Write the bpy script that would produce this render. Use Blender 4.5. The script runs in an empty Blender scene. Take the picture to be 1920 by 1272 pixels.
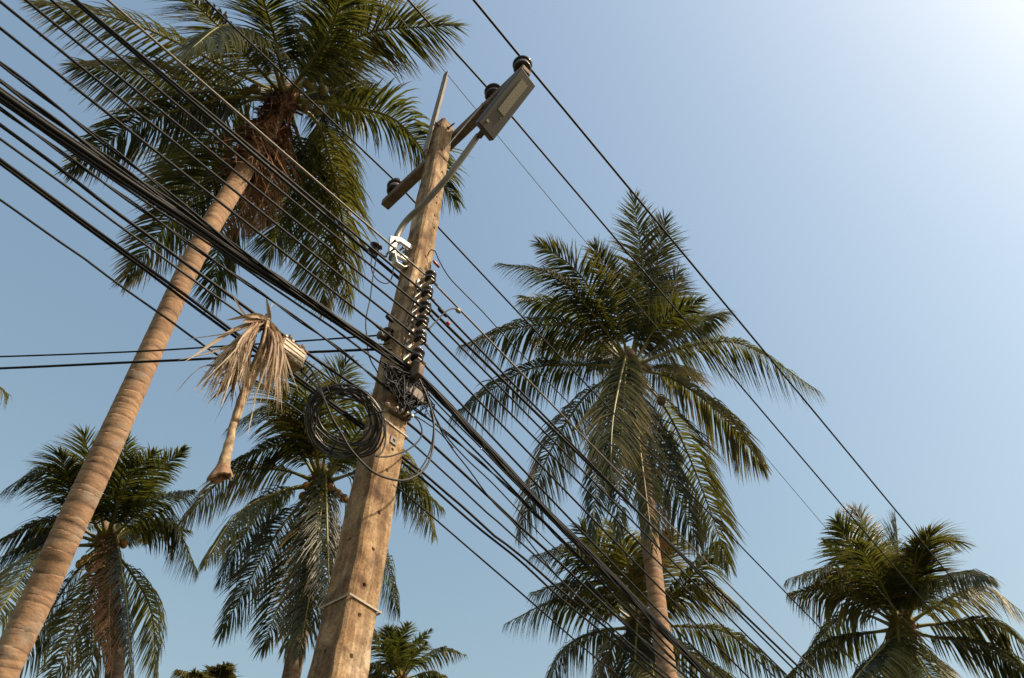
import bpy, math, random
import numpy as np
from mathutils import Vector

# ------------------------------------------------------------------ camera, sky, sun
scene = bpy.context.scene
COL = scene.collection
F_PX = 1493.0
PITCH, ROLL = math.radians(50.0), math.radians(1.6)
CAM = np.array([0.0, 0.0, 1.6])
FW = np.array([0, math.cos(PITCH), math.sin(PITCH)])
_r0 = np.array([1.0, 0, 0]); _u0 = np.array([0, -math.sin(PITCH), math.cos(PITCH)])
RT = _r0 * math.cos(ROLL) + _u0 * math.sin(ROLL)
UP = _u0 * math.cos(ROLL) - _r0 * math.sin(ROLL)

cam_data = bpy.data.cameras.new('camera')
cam_data.sensor_width = 36.0
cam_data.lens = 28.0
cam_data.clip_start = 0.05
cam_data.clip_end = 3000.0
cam_data.dof.use_dof = True
cam_data.dof.focus_distance = 6.5
cam_data.dof.aperture_fstop = 4.0
cam = bpy.data.objects.new('camera', cam_data)
COL.objects.link(cam)
from mathutils import Matrix
_m = Matrix.Identity(4)
for i in range(3):
    _m[i][0] = RT[i]; _m[i][1] = UP[i]; _m[i][2] = -FW[i]; _m[i][3] = CAM[i]
cam.matrix_world = _m
scene.camera = cam

SUN_AZ, SUN_EL = math.radians(110.0), math.radians(47.0)      # azimuth clockwise from +Y
world = bpy.data.worlds.new('World')
scene.world = world
world.use_nodes = True
wn = world.node_tree.nodes
wl = world.node_tree.links
bg = wn['Background']
sky = wn.new('ShaderNodeTexSky')
sky.sky_type = 'NISHITA'
sky.sun_disc = False
sky.sun_elevation = SUN_EL
sky.sun_rotation = SUN_AZ
sky.altitude = 0.0
sky.air_density = 2.3
sky.dust_density = 4.0
sky.ozone_density = 3.0
wb = wn.new('ShaderNodeMix'); wb.data_type = 'RGBA'; wb.blend_type = 'MULTIPLY'      # camera white balance
wb.inputs[0].default_value = 1.0; wb.inputs[7].default_value = (0.99, 0.98, 0.935, 1)
wl.new(sky.outputs['Color'], wb.inputs[6]); wl.new(wb.outputs[2], bg.inputs['Color'])
bg.inputs['Strength'].default_value = 0.145

sun_data = bpy.data.lights.new('sun', 'SUN')
sun_data.energy = 4.7
sun_data.angle = math.radians(0.53)
sun_data.color = (1.0, 0.83, 0.62)
sun = bpy.data.objects.new('sun', sun_data)
COL.objects.link(sun)
_sd = Vector((math.sin(SUN_AZ) * math.cos(SUN_EL), math.cos(SUN_AZ) * math.cos(SUN_EL), math.sin(SUN_EL)))
sun.rotation_euler = _sd.to_track_quat('Z', 'Y').to_euler()
sun.location = (20, -5, 30)

vs = scene.view_settings
vs.view_transform = 'Standard'
vs.look = 'None'
vs.exposure = 0.27
vs.gamma = 1.0
vs.use_curve_mapping = False
scene.cycles.max_bounces = 6
scene.cycles.diffuse_bounces = 3
scene.cycles.transmission_bounces = 4
scene.cycles.use_denoising = True

# ------------------------------------------------------------------ layout helpers
def ray(px, py):
    return FW + RT * (px - 960) / F_PX + UP * (636 - py) / F_PX

def at_h(px, py, hd):
    """point seen at photo pixel (px,py) at horizontal distance hd from the camera"""
    d = ray(px, py)
    return CAM + d * hd / math.hypot(d[0], d[1])

def at_y(px, py, y):
    d = ray(px, py)
    return CAM + d * y / d[1]

def at_r(px, py, r):
    d = ray(px, py)
    return CAM + d * r / np.linalg.norm(d)

AZ = math.radians(40.0)                                  # direction of the street
T = np.array([math.sin(AZ), math.cos(AZ), 0.0])
N = np.array([math.cos(AZ), -math.sin(AZ), 0.0])         # across the street, towards the camera side
Z = np.array([0, 0, 1.0])
P0 = at_h(633, 1272, 3.5); P0[2] = 0.0                   # pole axis

def PL(n, t, z):
    return P0 + N * n + T * t + Z * z

def on_n(px, py, s):
    d = ray(px, py); k = (s - (CAM - P0) @ N) / (d @ N); q = CAM + k * d - P0
    return q @ T, q[2]

def on_t(px, py, s):
    d = ray(px, py); k = (s - (CAM - P0) @ T) / (d @ T); q = CAM + k * d - P0
    return q @ N, q[2]

def nrm(v):
    v = np.asarray(v, float)
    return v / max(np.linalg.norm(v), 1e-9)

# ------------------------------------------------------------------ object helpers
def tag(o, label=None, cat=None, group=None, kind=None):
    if label: o['label'] = label
    if cat: o['category'] = cat
    if group: o['group'] = group
    if kind: o['kind'] = kind
    return o

def empty(name, loc, label=None, cat=None, group=None):
    o = bpy.data.objects.new(name, None)
    o.location = tuple(loc)
    o.empty_display_size = 0.1
    COL.objects.link(o)
    return tag(o, label, cat, group)

PARENT_LOC = {}
def obj(name, verts, faces, mat, parent=None, smooth=True):
    """mesh object; verts in world space, origin at the parent's origin (parents are never rotated)"""
    verts = np.asarray(verts, float)
    off = np.zeros(3)
    if parent is not None:
        p = parent
        while p is not None:
            off += np.array(p.location); p = p.parent
    me = bpy.data.meshes.new(name)
    me.from_pydata((verts - off).tolist(), [], [tuple(int(i) for i in f) for f in faces])
    me.materials.append(mat)
    if smooth:
        me.polygons.foreach_set('use_smooth', [True] * len(me.polygons))
    me.update()
    o = bpy.data.objects.new(name, me)
    COL.objects.link(o)
    o.parent = parent
    return o

def rebase(o, loc):
    """move a top-level mesh's origin to loc"""
    l = Vector(tuple(loc))
    o.data.transform(Matrix.Translation(-l)); o.location = l
    return o

class MB:
    def __init__(self): self.v = []; self.f = []
    def add(self, v, f):
        b = len(self.v)
        self.v += [tuple(p) for p in v]
        self.f += [tuple(i + b for i in q) for q in f]
        return self
    def box(self, c, ax, ay, az, bev=0.0):
        c, ax, ay, az = (np.asarray(a, float) for a in (c, ax, ay, az))
        if bev <= 0:
            v = [c + x * ax + y * ay + z * az for z in (-1, 1) for y in (-1, 1) for x in (-1, 1)]
            f = [(0, 2, 3, 1), (4, 5, 7, 6), (0, 1, 5, 4), (2, 6, 7, 3), (0, 4, 6, 2), (1, 3, 7, 5)]
            return self.add(v, f)
        lx, ly, lz = (np.linalg.norm(a) for a in (ax, ay, az))
        bx, by, bz = bev / lx, bev / ly, bev / lz
        ring = [(1, 1 - by), (1 - bx, 1), (-1 + bx, 1), (-1, 1 - by), (-1, -1 + by), (-1 + bx, -1), (1 - bx, -1), (1, -1 + by)]
        v = []
        for z, k in ((-1, 1), (-1 + bz, 0), (1 - bz, 0), (1, 1)):
            for (x, y) in ring:
                sx = x * (1 - bx) if k and abs(x) == 1 else x
                sy = y * (1 - by) if k and abs(y) == 1 else y
                v.append(c + sx * ax + sy * ay + z * az)
        f = [tuple(range(7, -1, -1)), tuple(range(24, 32))]
        for r in range(3):
            for i in range(8):
                j = (i + 1) % 8
                f.append((r * 8 + i, r * 8 + j, r * 8 + 8 + j, r * 8 + 8 + i))
        return self.add(v, f)
    def tube(self, pts, rad, sides=6, caps=True):
        v, f = tube(pts, rad, sides, caps)
        return self.add(v, f)
    def lathe(self, c, axis, prof, sides=20):
        """prof: list of (height along axis, radius)"""
        axis = nrm(axis)
        a = nrm(np.cross(axis, (0.3, 0.9, 0.2))); b = np.cross(axis, a)
        c = np.asarray(c, float)
        v = []; f = []
        for h, r in prof:
            for k in range(sides):
                q = 2 * math.pi * k / sides
                v.append(c + axis * h + (a * math.cos(q) + b * math.sin(q)) * r)
        for i in range(len(prof) - 1):
            for k in range(sides):
                l = (k + 1) % sides
                f.append((i * sides + k, i * sides + l, i * sides + sides + l, i * sides + sides + k))
        f.append(tuple(range(sides - 1, -1, -1)))
        f.append(tuple((len(prof) - 1) * sides + k for k in range(sides)))
        return self.add(v, f)
    def build(self, name, mat, parent=None, smooth=True):
        return obj(name, self.v, self.f, mat, parent, smooth)

def frames(pts):
    pts = np.asarray(pts, float)
    tg = np.gradient(pts, axis=0)
    tg /= np.maximum(np.linalg.norm(tg, axis=1, keepdims=True), 1e-9)
    a = np.cross(tg[0], (0.0, 0.0, 1.0))
    if np.linalg.norm(a) < 0.05: a = np.cross(tg[0], (1.0, 0, 0))
    a = nrm(a); A = [a]
    for i in range(1, len(pts)):
        a = a - tg[i] * (a @ tg[i]); a = nrm(a); A.append(a)
    A = np.array(A); B = np.cross(tg, A)
    return tg, A, B

def tube(pts, rad, sides=6, caps=True):
    pts = np.asarray(pts, float)
    n = len(pts)
    rad = np.full(n, rad) if np.isscalar(rad) else np.asarray(rad, float)
    tg, A, B = frames(pts)
    q = np.arange(sides) * 2 * math.pi / sides
    v = pts[:, None, :] + rad[:, None, None] * (A[:, None, :] * np.cos(q)[None, :, None] + B[:, None, :] * np.sin(q)[None, :, None])
    v = v.reshape(-1, 3)
    f = []
    for i in range(n - 1):
        for k in range(sides):
            l = (k + 1) % sides
            f.append((i * sides + k, i * sides + l, (i + 1) * sides + l, (i + 1) * sides + k))
    if caps:
        f.append(tuple(range(sides - 1, -1, -1)))
        f.append(tuple((n - 1) * sides + k for k in range(sides)))
    return v.tolist(), f

def spline(ctrl, n):
    """Catmull-Rom through ctrl, n points evenly spaced along the length"""
    c = np.asarray(ctrl, float)
    c = np.vstack([2 * c[0] - c[1], c, 2 * c[-1] - c[-2]])
    out = []
    for i in range(1, len(c) - 2):
        for u in np.linspace(0, 1, 14, endpoint=False):
            a, b, d, e = c[i - 1], c[i], c[i + 1], c[i + 2]
            out.append(0.5 * (2 * b + (d - a) * u + (2 * a - 5 * b + 4 * d - e) * u * u + (3 * b - a - 3 * d + e) * u ** 3))
    out.append(c[-2]); out = np.array(out)
    s = np.concatenate([[0], np.cumsum(np.linalg.norm(np.diff(out, axis=0), axis=1))])
    q = np.linspace(0, s[-1], n)
    return np.stack([np.interp(q, s, out[:, k]) for k in range(3)], axis=1)

# ------------------------------------------------------------------ materials
def mat_new(name):
    m = bpy.data.materials.new(name); m.use_nodes = True
    nt = m.node_tree; b = nt.nodes['Principled BSDF']
    return m, nt, b

def noise(nt, scale, detail=4, rough=0.55, vec=None, vscale=None):
    t = nt.nodes.new('ShaderNodeTexNoise')
    t.inputs['Scale'].default_value = scale; t.inputs['Detail'].default_value = detail
    t.inputs['Roughness'].default_value = rough
    tc = nt.nodes.new('ShaderNodeTexCoord')
    if vscale:
        mp = nt.nodes.new('ShaderNodeMapping'); mp.inputs['Scale'].default_value = vscale
        nt.links.new(tc.outputs['Object'], mp.inputs['Vector']); nt.links.new(mp.outputs['Vector'], t.inputs['Vector'])
    else:
        nt.links.new(tc.outputs['Object'], t.inputs['Vector'])
    return t

def ramp(nt, src, stops):
    r = nt.nodes.new('ShaderNodeValToRGB')
    e = r.color_ramp.elements
    while len(e) < len(stops): e.new(0.5)
    for i, (p, c) in enumerate(stops):
        e[i].position = p; e[i].color = (*c, 1) if len(c) == 3 else c
    nt.links.new(src, r.inputs['Fac'])
    return r

def mixc(nt, fac, a, b, mode='MIX'):
    m = nt.nodes.new('ShaderNodeMix'); m.data_type = 'RGBA'; m.blend_type = mode
    for sock, val in (('Factor', fac), (6, a), (7, b)):
        s = m.inputs[0] if sock == 'Factor' else m.inputs[sock]
        if hasattr(val, 'links') or isinstance(val, bpy.types.NodeSocket): nt.links.new(val, s)
        elif isinstance(val, (int, float)): s.default_value = val
        else: s.default_value = (*val, 1) if len(val) == 3 else val
    return m.outputs[2]

def bump(nt, b, src, strength=0.3, dist=0.01):
    n = nt.nodes.new('ShaderNodeBump'); n.inputs['Strength'].default_value = strength; n.inputs['Distance'].default_value = dist
    nt.links.new(src, n.inputs['Height']); nt.links.new(n.outputs['Normal'], b.inputs['Normal'])

def simple(name, col, rough=0.6, metal=0.0, var=0.25, scale=12.0, bstr=0.15):
    m, nt, b = mat_new(name)
    t = noise(nt, scale, 5)
    lo = tuple(c * (1 - var) for c in col); hi = tuple(min(1, c * (1 + var)) for c in col)
    r = ramp(nt, t.outputs['Fac'], [(0.3, lo), (0.7, hi)])
    nt.links.new(r.outputs['Color'], b.inputs['Base Color'])
    b.inputs['Roughness'].default_value = rough; b.inputs['Metallic'].default_value = metal
    if bstr: bump(nt, b, t.outputs['Fac'], bstr, 0.004)
    return m

def mat_concrete():
    m, nt, b = mat_new('weathered_concrete')
    big = noise(nt, 3.2, 7, 0.62, vscale=(1.3, 1.3, 0.8))
    blot = noise(nt, 9.0, 6, 0.6)
    strk = noise(nt, 6.0, 5, 0.6, vscale=(3.5, 3.5, 0.35))
    fine = noise(nt, 75, 6, 0.7)
    base = ramp(nt, big.outputs['Fac'], [(0.32, (0.11, 0.060, 0.030)), (0.44, (0.30, 0.185, 0.095)), (0.55, (0.42, 0.29, 0.17)), (0.70, (0.58, 0.46, 0.33))])
    bl = ramp(nt, blot.outputs['Fac'], [(0.36, (0.36, 0.28, 0.22)), (0.50, (0.95, 0.93, 0.9)), (0.68, (1.2, 1.18, 1.12))])
    c = mixc(nt, 0.85, base.outputs['Color'], bl.outputs['Color'], 'MULTIPLY')
    st = ramp(nt, strk.outputs['Fac'], [(0.40, (0.34, 0.25, 0.18)), (0.56, (1, 1, 1))])
    c = mixc(nt, 0.65, c, st.outputs['Color'], 'MULTIPLY')
    fr = ramp(nt, fine.outputs['Fac'], [(0.36, (0.55, 0.50, 0.45)), (0.56, (1.05, 1.04, 1.0))])
    c = mixc(nt, 0.8, c, fr.outputs['Color'], 'MULTIPLY')
    nt.links.new(c, b.inputs['Base Color'])
    b.inputs['Roughness'].default_value = 0.92
    bump(nt, b, fine.outputs['Fac'], 0.6, 0.006)
    return m

def mat_bark(name, lo, mid, hi):
    m, nt, b = mat_new(name)
    big = noise(nt, 1.6, 5, 0.6)
    fib = noise(nt, 9, 6, 0.65, vscale=(1, 1, 5))
    fine = noise(nt, 45, 5, 0.7)
    r = ramp(nt, fib.outputs['Fac'], [(0.25, lo), (0.5, mid), (0.75, hi)])
    g = ramp(nt, big.outputs['Fac'], [(0.3, (0.72, 0.68, 0.64)), (0.7, (1.12, 1.08, 1.02))])
    c = mixc(nt, 0.9, r.outputs['Color'], g.outputs['Color'], 'MULTIPLY')
    li = noise(nt, 3.3, 7, 0.7)
    lr = ramp(nt, li.outputs['Fac'], [(0.56, (0, 0, 0)), (0.66, (0.55, 0.55, 0.55))])
    c = mixc(nt, lr.outputs['Color'], c, (0.30, 0.27, 0.23))        # grey lichen
    at = nt.nodes.new('ShaderNodeAttribute'); at.attribute_name = 'seam'
    c = mixc(nt, at.outputs['Fac'], c, (0.05, 0.028, 0.018))
    nt.links.new(c, b.inputs['Base Color'])
    b.inputs['Roughness'].default_value = 0.9
    bump(nt, b, fine.outputs['Fac'], 0.45, 0.01)
    return m

def mat_leaf(name, dark, mid, dry, transl, rough=0.42):
    """palm leaflets: colour varies leaflet by leaflet (tint) and dries towards the tips (dry)"""
    m, nt, b = mat_new(name)
    out = nt.nodes['Material Output']
    ti = nt.nodes.new('ShaderNodeAttribute'); ti.attribute_name = 'tint'
    dr = nt.nodes.new('ShaderNodeAttribute'); dr.attribute_name = 'dry'
    c = mixc(nt, ti.outputs['Fac'], dark, mid)
    c = mixc(nt, dr.outputs['Fac'], c, dry)
    nt.links.new(c, b.inputs['Base Color'])
    b.inputs['Roughness'].default_value = rough
    b.inputs['Specular IOR Level'].default_value = 0.38
    tr = nt.nodes.new('ShaderNodeBsdfTranslucent')
    tcol = mixc(nt, dr.outputs['Fac'], transl, tuple(0.9 * x for x in dry))
    nt.links.new(tcol, tr.inputs['Color'])
    mx = nt.nodes.new('ShaderNodeMixShader'); mx.inputs[0].default_value = 0.25
    nt.links.new(b.outputs[0], mx.inputs[1]); nt.links.new(tr.outputs[0], mx.inputs[2])
    nt.links.new(mx.outputs[0], out.inputs['Surface'])
    return m

M = {}
M['concrete'] = mat_concrete()
M['bark'] = mat_bark('palm_bark', (0.17, 0.095, 0.055), (0.33, 0.20, 0.12), (0.46, 0.31, 0.20))
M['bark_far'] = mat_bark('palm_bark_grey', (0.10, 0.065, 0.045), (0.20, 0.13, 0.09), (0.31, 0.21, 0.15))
M['fibre'] = mat_bark('palm_fibre', (0.06, 0.024, 0.010), (0.20, 0.082, 0.032), (0.38, 0.17, 0.065))
M['leaf'] = mat_leaf('palm_leaflets_shaded', (0.004, 0.009, 0.0045), (0.027, 0.038, 0.012), (0.26, 0.18, 0.06), (0.19, 0.20, 0.024))  # leaf green darkened, crown shade painted into the colour
M['leaf_sunlit'] = mat_leaf('palm_leaflets_sunlit', (0.030, 0.038, 0.013), (0.17, 0.155, 0.052), (0.42, 0.30, 0.11), (0.30, 0.28, 0.045))  # paler copy of the leaf green, sunlight painted into the colour
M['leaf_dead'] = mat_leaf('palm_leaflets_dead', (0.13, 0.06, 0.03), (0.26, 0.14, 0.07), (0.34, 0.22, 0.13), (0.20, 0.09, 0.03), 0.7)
M['leaf_straw'] = mat_leaf('palm_leaflets_straw', (0.17, 0.075, 0.03), (0.50, 0.37, 0.24), (0.60, 0.49, 0.36), (0.36, 0.22, 0.10), 0.6)
M['rachis'] = simple('palm_rachis', (0.20, 0.17, 0.035), 0.45, var=0.35, scale=3)
M['rachis_dead'] = simple('palm_rachis_dead', (0.24, 0.13, 0.065), 0.7, var=0.35, scale=6)
M['husk'] = simple('coconut_husk', (0.15, 0.115, 0.030), 0.5, var=0.45, scale=5)
M['husk_gold'] = simple('coconut_husk_gold', (0.27, 0.12, 0.022), 0.5, var=0.6, scale=5)
M['husk_brown'] = simple('coconut_husk_brown', (0.17, 0.10, 0.065), 0.6, var=0.4, scale=5)
M['stalk'] = simple('frond_stalk', (0.33, 0.225, 0.135), 0.85, var=0.75, scale=26, bstr=0.8)
M['rubber'] = simple('black_cable_jacket', (0.007, 0.0065, 0.006), 0.62, var=0.3, scale=4, bstr=0.0)
M['rubber_grey'] = simple('weathered_cable_jacket', (0.016, 0.013, 0.011), 0.5, var=0.3, scale=4, bstr=0.0)
M['coil'] = simple('coil_cable_jacket', (0.034, 0.028, 0.024), 0.32, var=0.3, scale=4, bstr=0.0)
M['alu'] = simple('bare_aluminium_wire', (0.17, 0.145, 0.12), 0.55, metal=0.3, var=0.2, scale=8, bstr=0.0)
M['porcelain'] = simple('brown_porcelain', (0.022, 0.011, 0.008), 0.16, var=0.3, scale=4, bstr=0.0)
M['porcelain_band'] = simple('lilac_glaze_band', (0.30, 0.24, 0.25), 0.3, var=0.15, scale=4, bstr=0.0)
M['steel'] = simple('galvanised_steel', (0.36, 0.33, 0.29), 0.5, metal=0.5, var=0.3, scale=14, bstr=0.05)
M['earth'] = simple('thin_steel_wire', (0.06, 0.055, 0.05), 0.6, var=0.2, scale=3, bstr=0.0)
M['pipe'] = simple('grey_steel_pipe', (0.22, 0.195, 0.165), 0.5, metal=0.3, var=0.2, scale=9, bstr=0.03)
M['steel_dark'] = simple('weathered_steel', (0.11, 0.085, 0.065), 0.65, metal=0.3, var=0.4, scale=9)
M['rust'] = simple('rusty_iron', (0.20, 0.085, 0.035), 0.8, var=0.45, scale=20)
M['dull'] = simple('dull_angle_iron', (0.21, 0.18, 0.15), 0.8, var=0.3, scale=10, bstr=0.1)
M['white'] = simple('white_paint', (0.66, 0.65, 0.62), 0.45, var=0.2, scale=30, bstr=0.05)
M['lamp'] = simple('lamp_housing_grey', (0.062, 0.052, 0.045), 0.55, var=0.06, scale=3, bstr=0.0)
M['timber'] = simple('weathered_timber', (0.15, 0.10, 0.07), 0.85, var=0.45, scale=10, bstr=0.4)
M['crossarm'] = simple('dark_concrete_crossarm', (0.15, 0.105, 0.075), 0.9, var=0.4, scale=10, bstr=0.3)
M['cream'] = simple('cream_plastic', (0.30, 0.215, 0.125), 0.6, var=0.5, scale=45)
M['tie'] = simple('pale_plastic', (0.42, 0.33, 0.22), 0.55, var=0.4, scale=40)
M['band'] = simple('thin_steel_band', (0.36, 0.29, 0.21), 0.6, var=0.3, scale=14)
M['red'] = simple('red_plastic', (0.38, 0.03, 0.015), 0.4, var=0.2, scale=8)
M['cut'] = simple('cut_stalk_end', (0.26, 0.15, 0.09), 0.9, var=0.5, scale=40, bstr=0.8)

for _k in ('rubber', 'rubber_grey'):
    M[_k].node_tree.nodes['Principled BSDF'].inputs['Specular IOR Level'].default_value = 0.3

# LED lens panel: rows of small pale dots
def mat_led():
    m, nt, b = mat_new('led_lens_panel')
    tc = nt.nodes.new('ShaderNodeTexCoord')
    v = nt.nodes.new('ShaderNodeTexVoronoi'); v.inputs['Scale'].default_value = 70; v.inputs['Randomness'].default_value = 0.0
    nt.links.new(tc.outputs['Object'], v.inputs['Vector'])
    r = ramp(nt, v.outputs['Distance'], [(0.25, (0.40, 0.35, 0.28)), (0.5, (0.22, 0.19, 0.15))])
    nt.links.new(r.outputs['Color'], b.inputs['Base Color'])
    b.inputs['Roughness'].default_value = 0.35
    return m
M['led'] = mat_led()

def mat_ground():
    m, nt, b = mat_new('dry_grass_ground')
    t = noise(nt, 0.5, 8, 0.65); t2 = noise(nt, 14, 6, 0.7)
    r = ramp(nt, t.outputs['Fac'], [(0.35, (0.035, 0.045, 0.018)), (0.6, (0.07, 0.07, 0.03)), (0.78, (0.16, 0.12, 0.07))])
    g = ramp(nt, t2.outputs['Fac'], [(0.3, (0.6, 0.6, 0.6)), (0.7, (1.1, 1.1, 1.1))])
    nt.links.new(mixc(nt, 1.0, r.outputs['Color'], g.outputs['Color'], 'MULTIPLY'), b.inputs['Base Color'])
    b.inputs['Roughness'].default_value = 0.95
    bump(nt, b, t2.outputs['Fac'], 0.6, 0.05)
    return m
M['ground'] = mat_ground()
M['asphalt'] = simple('asphalt', (0.055, 0.052, 0.05), 0.9, var=0.3, scale=40, bstr=0.4)
M['paint'] = simple('road_paint', (0.72, 0.71, 0.68), 0.7, var=0.15, scale=20)

# ------------------------------------------------------------------ the setting (below the frame): ground and road
def quadstrip(name, n0, n1, t0, t1, z, mat):
    v = [PL(n0, t0, z), PL(n1, t0, z), PL(n1, t1, z), PL(n0, t1, z)]
    return tag(obj(name, v, [(0, 1, 2, 3)], mat, smooth=False), kind='structure')

gv = [(math.cos(a) * 900, math.sin(a) * 900, 0) for a in np.linspace(0, 2 * math.pi, 48, endpoint=False)]
tag(obj('ground', gv, [tuple(range(48))], M['ground'], smooth=False), kind='structure')
quadstrip('road', 1.6, 8.2, -120, 160, 0.004, M['asphalt'])
quadstrip('road_marking', 4.85, 4.97, -120, 160, 0.008, M['paint'])

# ------------------------------------------------------------------ palms
UPV = np.array([0, 0, 1.0])

def frond_geo(ctrl, rng, K=78, leaf=0.78, droop=1.0, width=0.042, twist=0.0, tipdry=0.25, petiole=0.15, r0=0.035, fold=0.35, lift=0.18, tears=0.05, seg=5, sag_noise=0.25, hang_pow=0.8):
    """one palm leaf: tapering rachis and two combs of folded leaflets that hang under their own weight"""
    NP = 44
    C = spline(ctrl, NP)
    L = np.linalg.norm(np.diff(C, axis=0), axis=1).sum()
    tg = np.gradient(C, axis=0); tg /= np.linalg.norm(tg, axis=1, keepdims=True)
    h = C[-1] - C[0]; h[2] = 0
    if np.linalg.norm(h) < 0.25 * L:
        h = tg[3].copy(); h[2] = 0
    if np.linalg.norm(h) < 0.05: h = np.array([math.cos(rng.random() * 6.28), math.sin(rng.random() * 6.28), 0])
    h = nrm(h)
    S0 = nrm(np.cross(h, UPV))                    # right-hand side of the leaf
    # rachis: tapered tube, 5 sides
    u = np.linspace(0, 1, NP)
    rad = r0 * (1 - u) ** 0.8 * (1 + 1.6 * np.exp(-u * 22)) + 0.004
    vr, fr = tube(C[::2], rad[::2], 5)
    nv = len(vr)
    # leaflets
    us = petiole + (1 - petiole) * (np.arange(K) + 0.5) / K
    rows_v = []; 
    V = []; Fc = []; tint = [0.5] * nv; dry = [0.0] * nv
    prof = lambda x: np.interp(x, [petiole, petiole + 0.07, 0.42, 0.72, 0.9, 1.0], [0.35, 0.68, 1.0, 0.86, 0.52, 0.30])
    ph1, ph2 = rng.random() * 6.28, rng.random() * 6.28
    base = nv
    segN = seg
    for sd in (-1, 1):
        uj = np.clip(us + rng.normal(0, 0.003, K), petiole, 0.995)
        keep = rng.random(K) > tears
        # a few gaps where leaflets are missing
        pos = np.stack([np.interp(uj, u, C[:, k]) for k in range(3)], 1)
        tt = np.stack([np.interp(uj, u, tg[:, k]) for k in range(3)], 1)
        tt /= np.linalg.norm(tt, axis=1, keepdims=True)
        S = S0[None] - tt * (tt @ S0)[:, None]
        S /= np.maximum(np.linalg.norm(S, axis=1, keepdims=True), 1e-6)
        Nn = np.cross(S, tt)
        tw = twist * uj + 0.12 * np.sin(ph1 + uj * 7)
        c, s = np.cos(tw)[:, None], np.sin(tw)[:, None]
        S, Nn = S * c + Nn * s, Nn * c - S * s
        al = np.interp(uj, [petiole, 0.5, 0.85, 1.0], [0.42, 0.60, 0.88, 1.28]) + rng.normal(0, 0.10, K)
        d0 = sd * S * np.cos(al)[:, None] + tt * np.sin(al)[:, None] + Nn * (lift + rng.normal(0, 0.08, K))[:, None]
        d0 /= np.linalg.norm(d0, axis=1, keepdims=True)
        ll = leaf * prof(uj) * (1 + rng.normal(0, 0.11, K)) * np.where(rng.random(K) < 0.08, 0.55, 1.0)
        dr = droop * (1 + sag_noise * np.sin(ph2 + uj * 17 + sd) + rng.normal(0, 0.12, K))
        wid = width * (0.75 + 0.5 * np.minimum(1, prof(uj))) * (1 + rng.normal(0, 0.1, K))
        tv = np.clip(rng.normal(0.42, 0.3, K), 0, 1)
        p = pos.copy()
        cross = []
        ws = np.interp(np.linspace(0, 1, segN), [0, 0.2, 0.5, 0.8, 1], [0.5, 1.0, 0.85, 0.42, 0.05])
        for k in range(segN):
            x = k / (segN - 1)
            d = d0 + np.array([0, 0, -1.0])[None] * (dr * x ** hang_pow)[:, None]
            d /= np.linalg.norm(d, axis=1, keepdims=True)
            nn = Nn - d * np.sum(Nn * d, 1)[:, None]
            nn /= np.maximum(np.linalg.norm(nn, axis=1, keepdims=True), 1e-6)
            w = np.cross(d, nn) * (wid * ws[k] * 0.5)[:, None]
            up = nn * (wid * ws[k] * fold * 0.5)[:, None]
            cross.append((p - w + up, p.copy(), p + w + up))
            p = p + d * (ll / (segN - 1))[:, None]
        arr = np.stack([np.stack(q, 1) for q in cross], 1)     # K, seg, 3, 3
        arr = arr[keep]; tvk = tv[keep]; n = len(arr)
        V.append(arr.reshape(-1, 3))
        b0 = base + np.arange(n) * segN * 3
        for k in range(segN - 1):
            for e in range(2):
                a = b0 + k * 3 + e
                Fc.append(np.stack([a, a + 1, a + 4, a + 3], 1))
        base += n * segN * 3
        tint += np.repeat(tvk, segN * 3).tolist()
        dx = np.linspace(0, 1, segN) ** 3
        dk = np.clip(tipdry * (dx[None, :] + 0.6 * (rng.random((n, 1)) < 0.10)) * (0.4 + 1.2 * rng.random((n, 1))), 0, 1)
        dry += np.repeat(dk, 3, axis=1).reshape(-1).tolist()
    verts = np.vstack([np.array(vr)] + V)
    quads = np.vstack(Fc)
    return verts, fr, quads, np.array(tint), np.array(dry)

def frond_object(parent, ctrl, rng, leafmat, rachmat, **kw):
    v, fr, q, tint, dry = frond_geo(ctrl, rng, **kw)
    org = np.zeros(3); p = parent
    while p is not None:
        org += np.array(p.location); p = p.parent
    loc = np.array(ctrl[0]) - org
    me = bpy.data.meshes.new('frond')
    nfr = len(fr)
    me.vertices.add(len(v)); me.vertices.foreach_set('co', (v - np.array(ctrl[0])).astype(np.float32).ravel())
    counts = np.array([len(f) for f in fr] + [4] * len(q))
    idx = np.concatenate([np.concatenate([np.array(f) for f in fr]), q.ravel()])
    me.loops.add(len(idx)); me.loops.foreach_set('vertex_index', idx.astype(np.int32))
    me.polygons.add(len(counts))
    me.polygons.foreach_set('loop_start', np.concatenate([[0], np.cumsum(counts)[:-1]]).astype(np.int32))
    me.polygons.foreach_set('loop_total', counts.astype(np.int32))
    me.materials.append(leafmat); me.materials.append(rachmat)
    mi = np.zeros(len(counts), np.int32); mi[:nfr] = 1
    me.polygons.foreach_set('material_index', mi)
    sm = np.zeros(len(counts), bool); sm[:nfr] = True
    me.polygons.foreach_set('use_smooth', sm)
    for nm, a in (('tint', tint), ('dry', dry)):
        at = me.attributes.new(nm, 'FLOAT', 'POINT'); at.data.foreach_set('value', a.astype(np.float32))
    me.update(calc_edges=True); me.validate()
    o = bpy.data.objects.new('frond', me)
    COL.objects.link(o)
    o.parent = parent
    o.location = tuple(loc)
    return o

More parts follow.
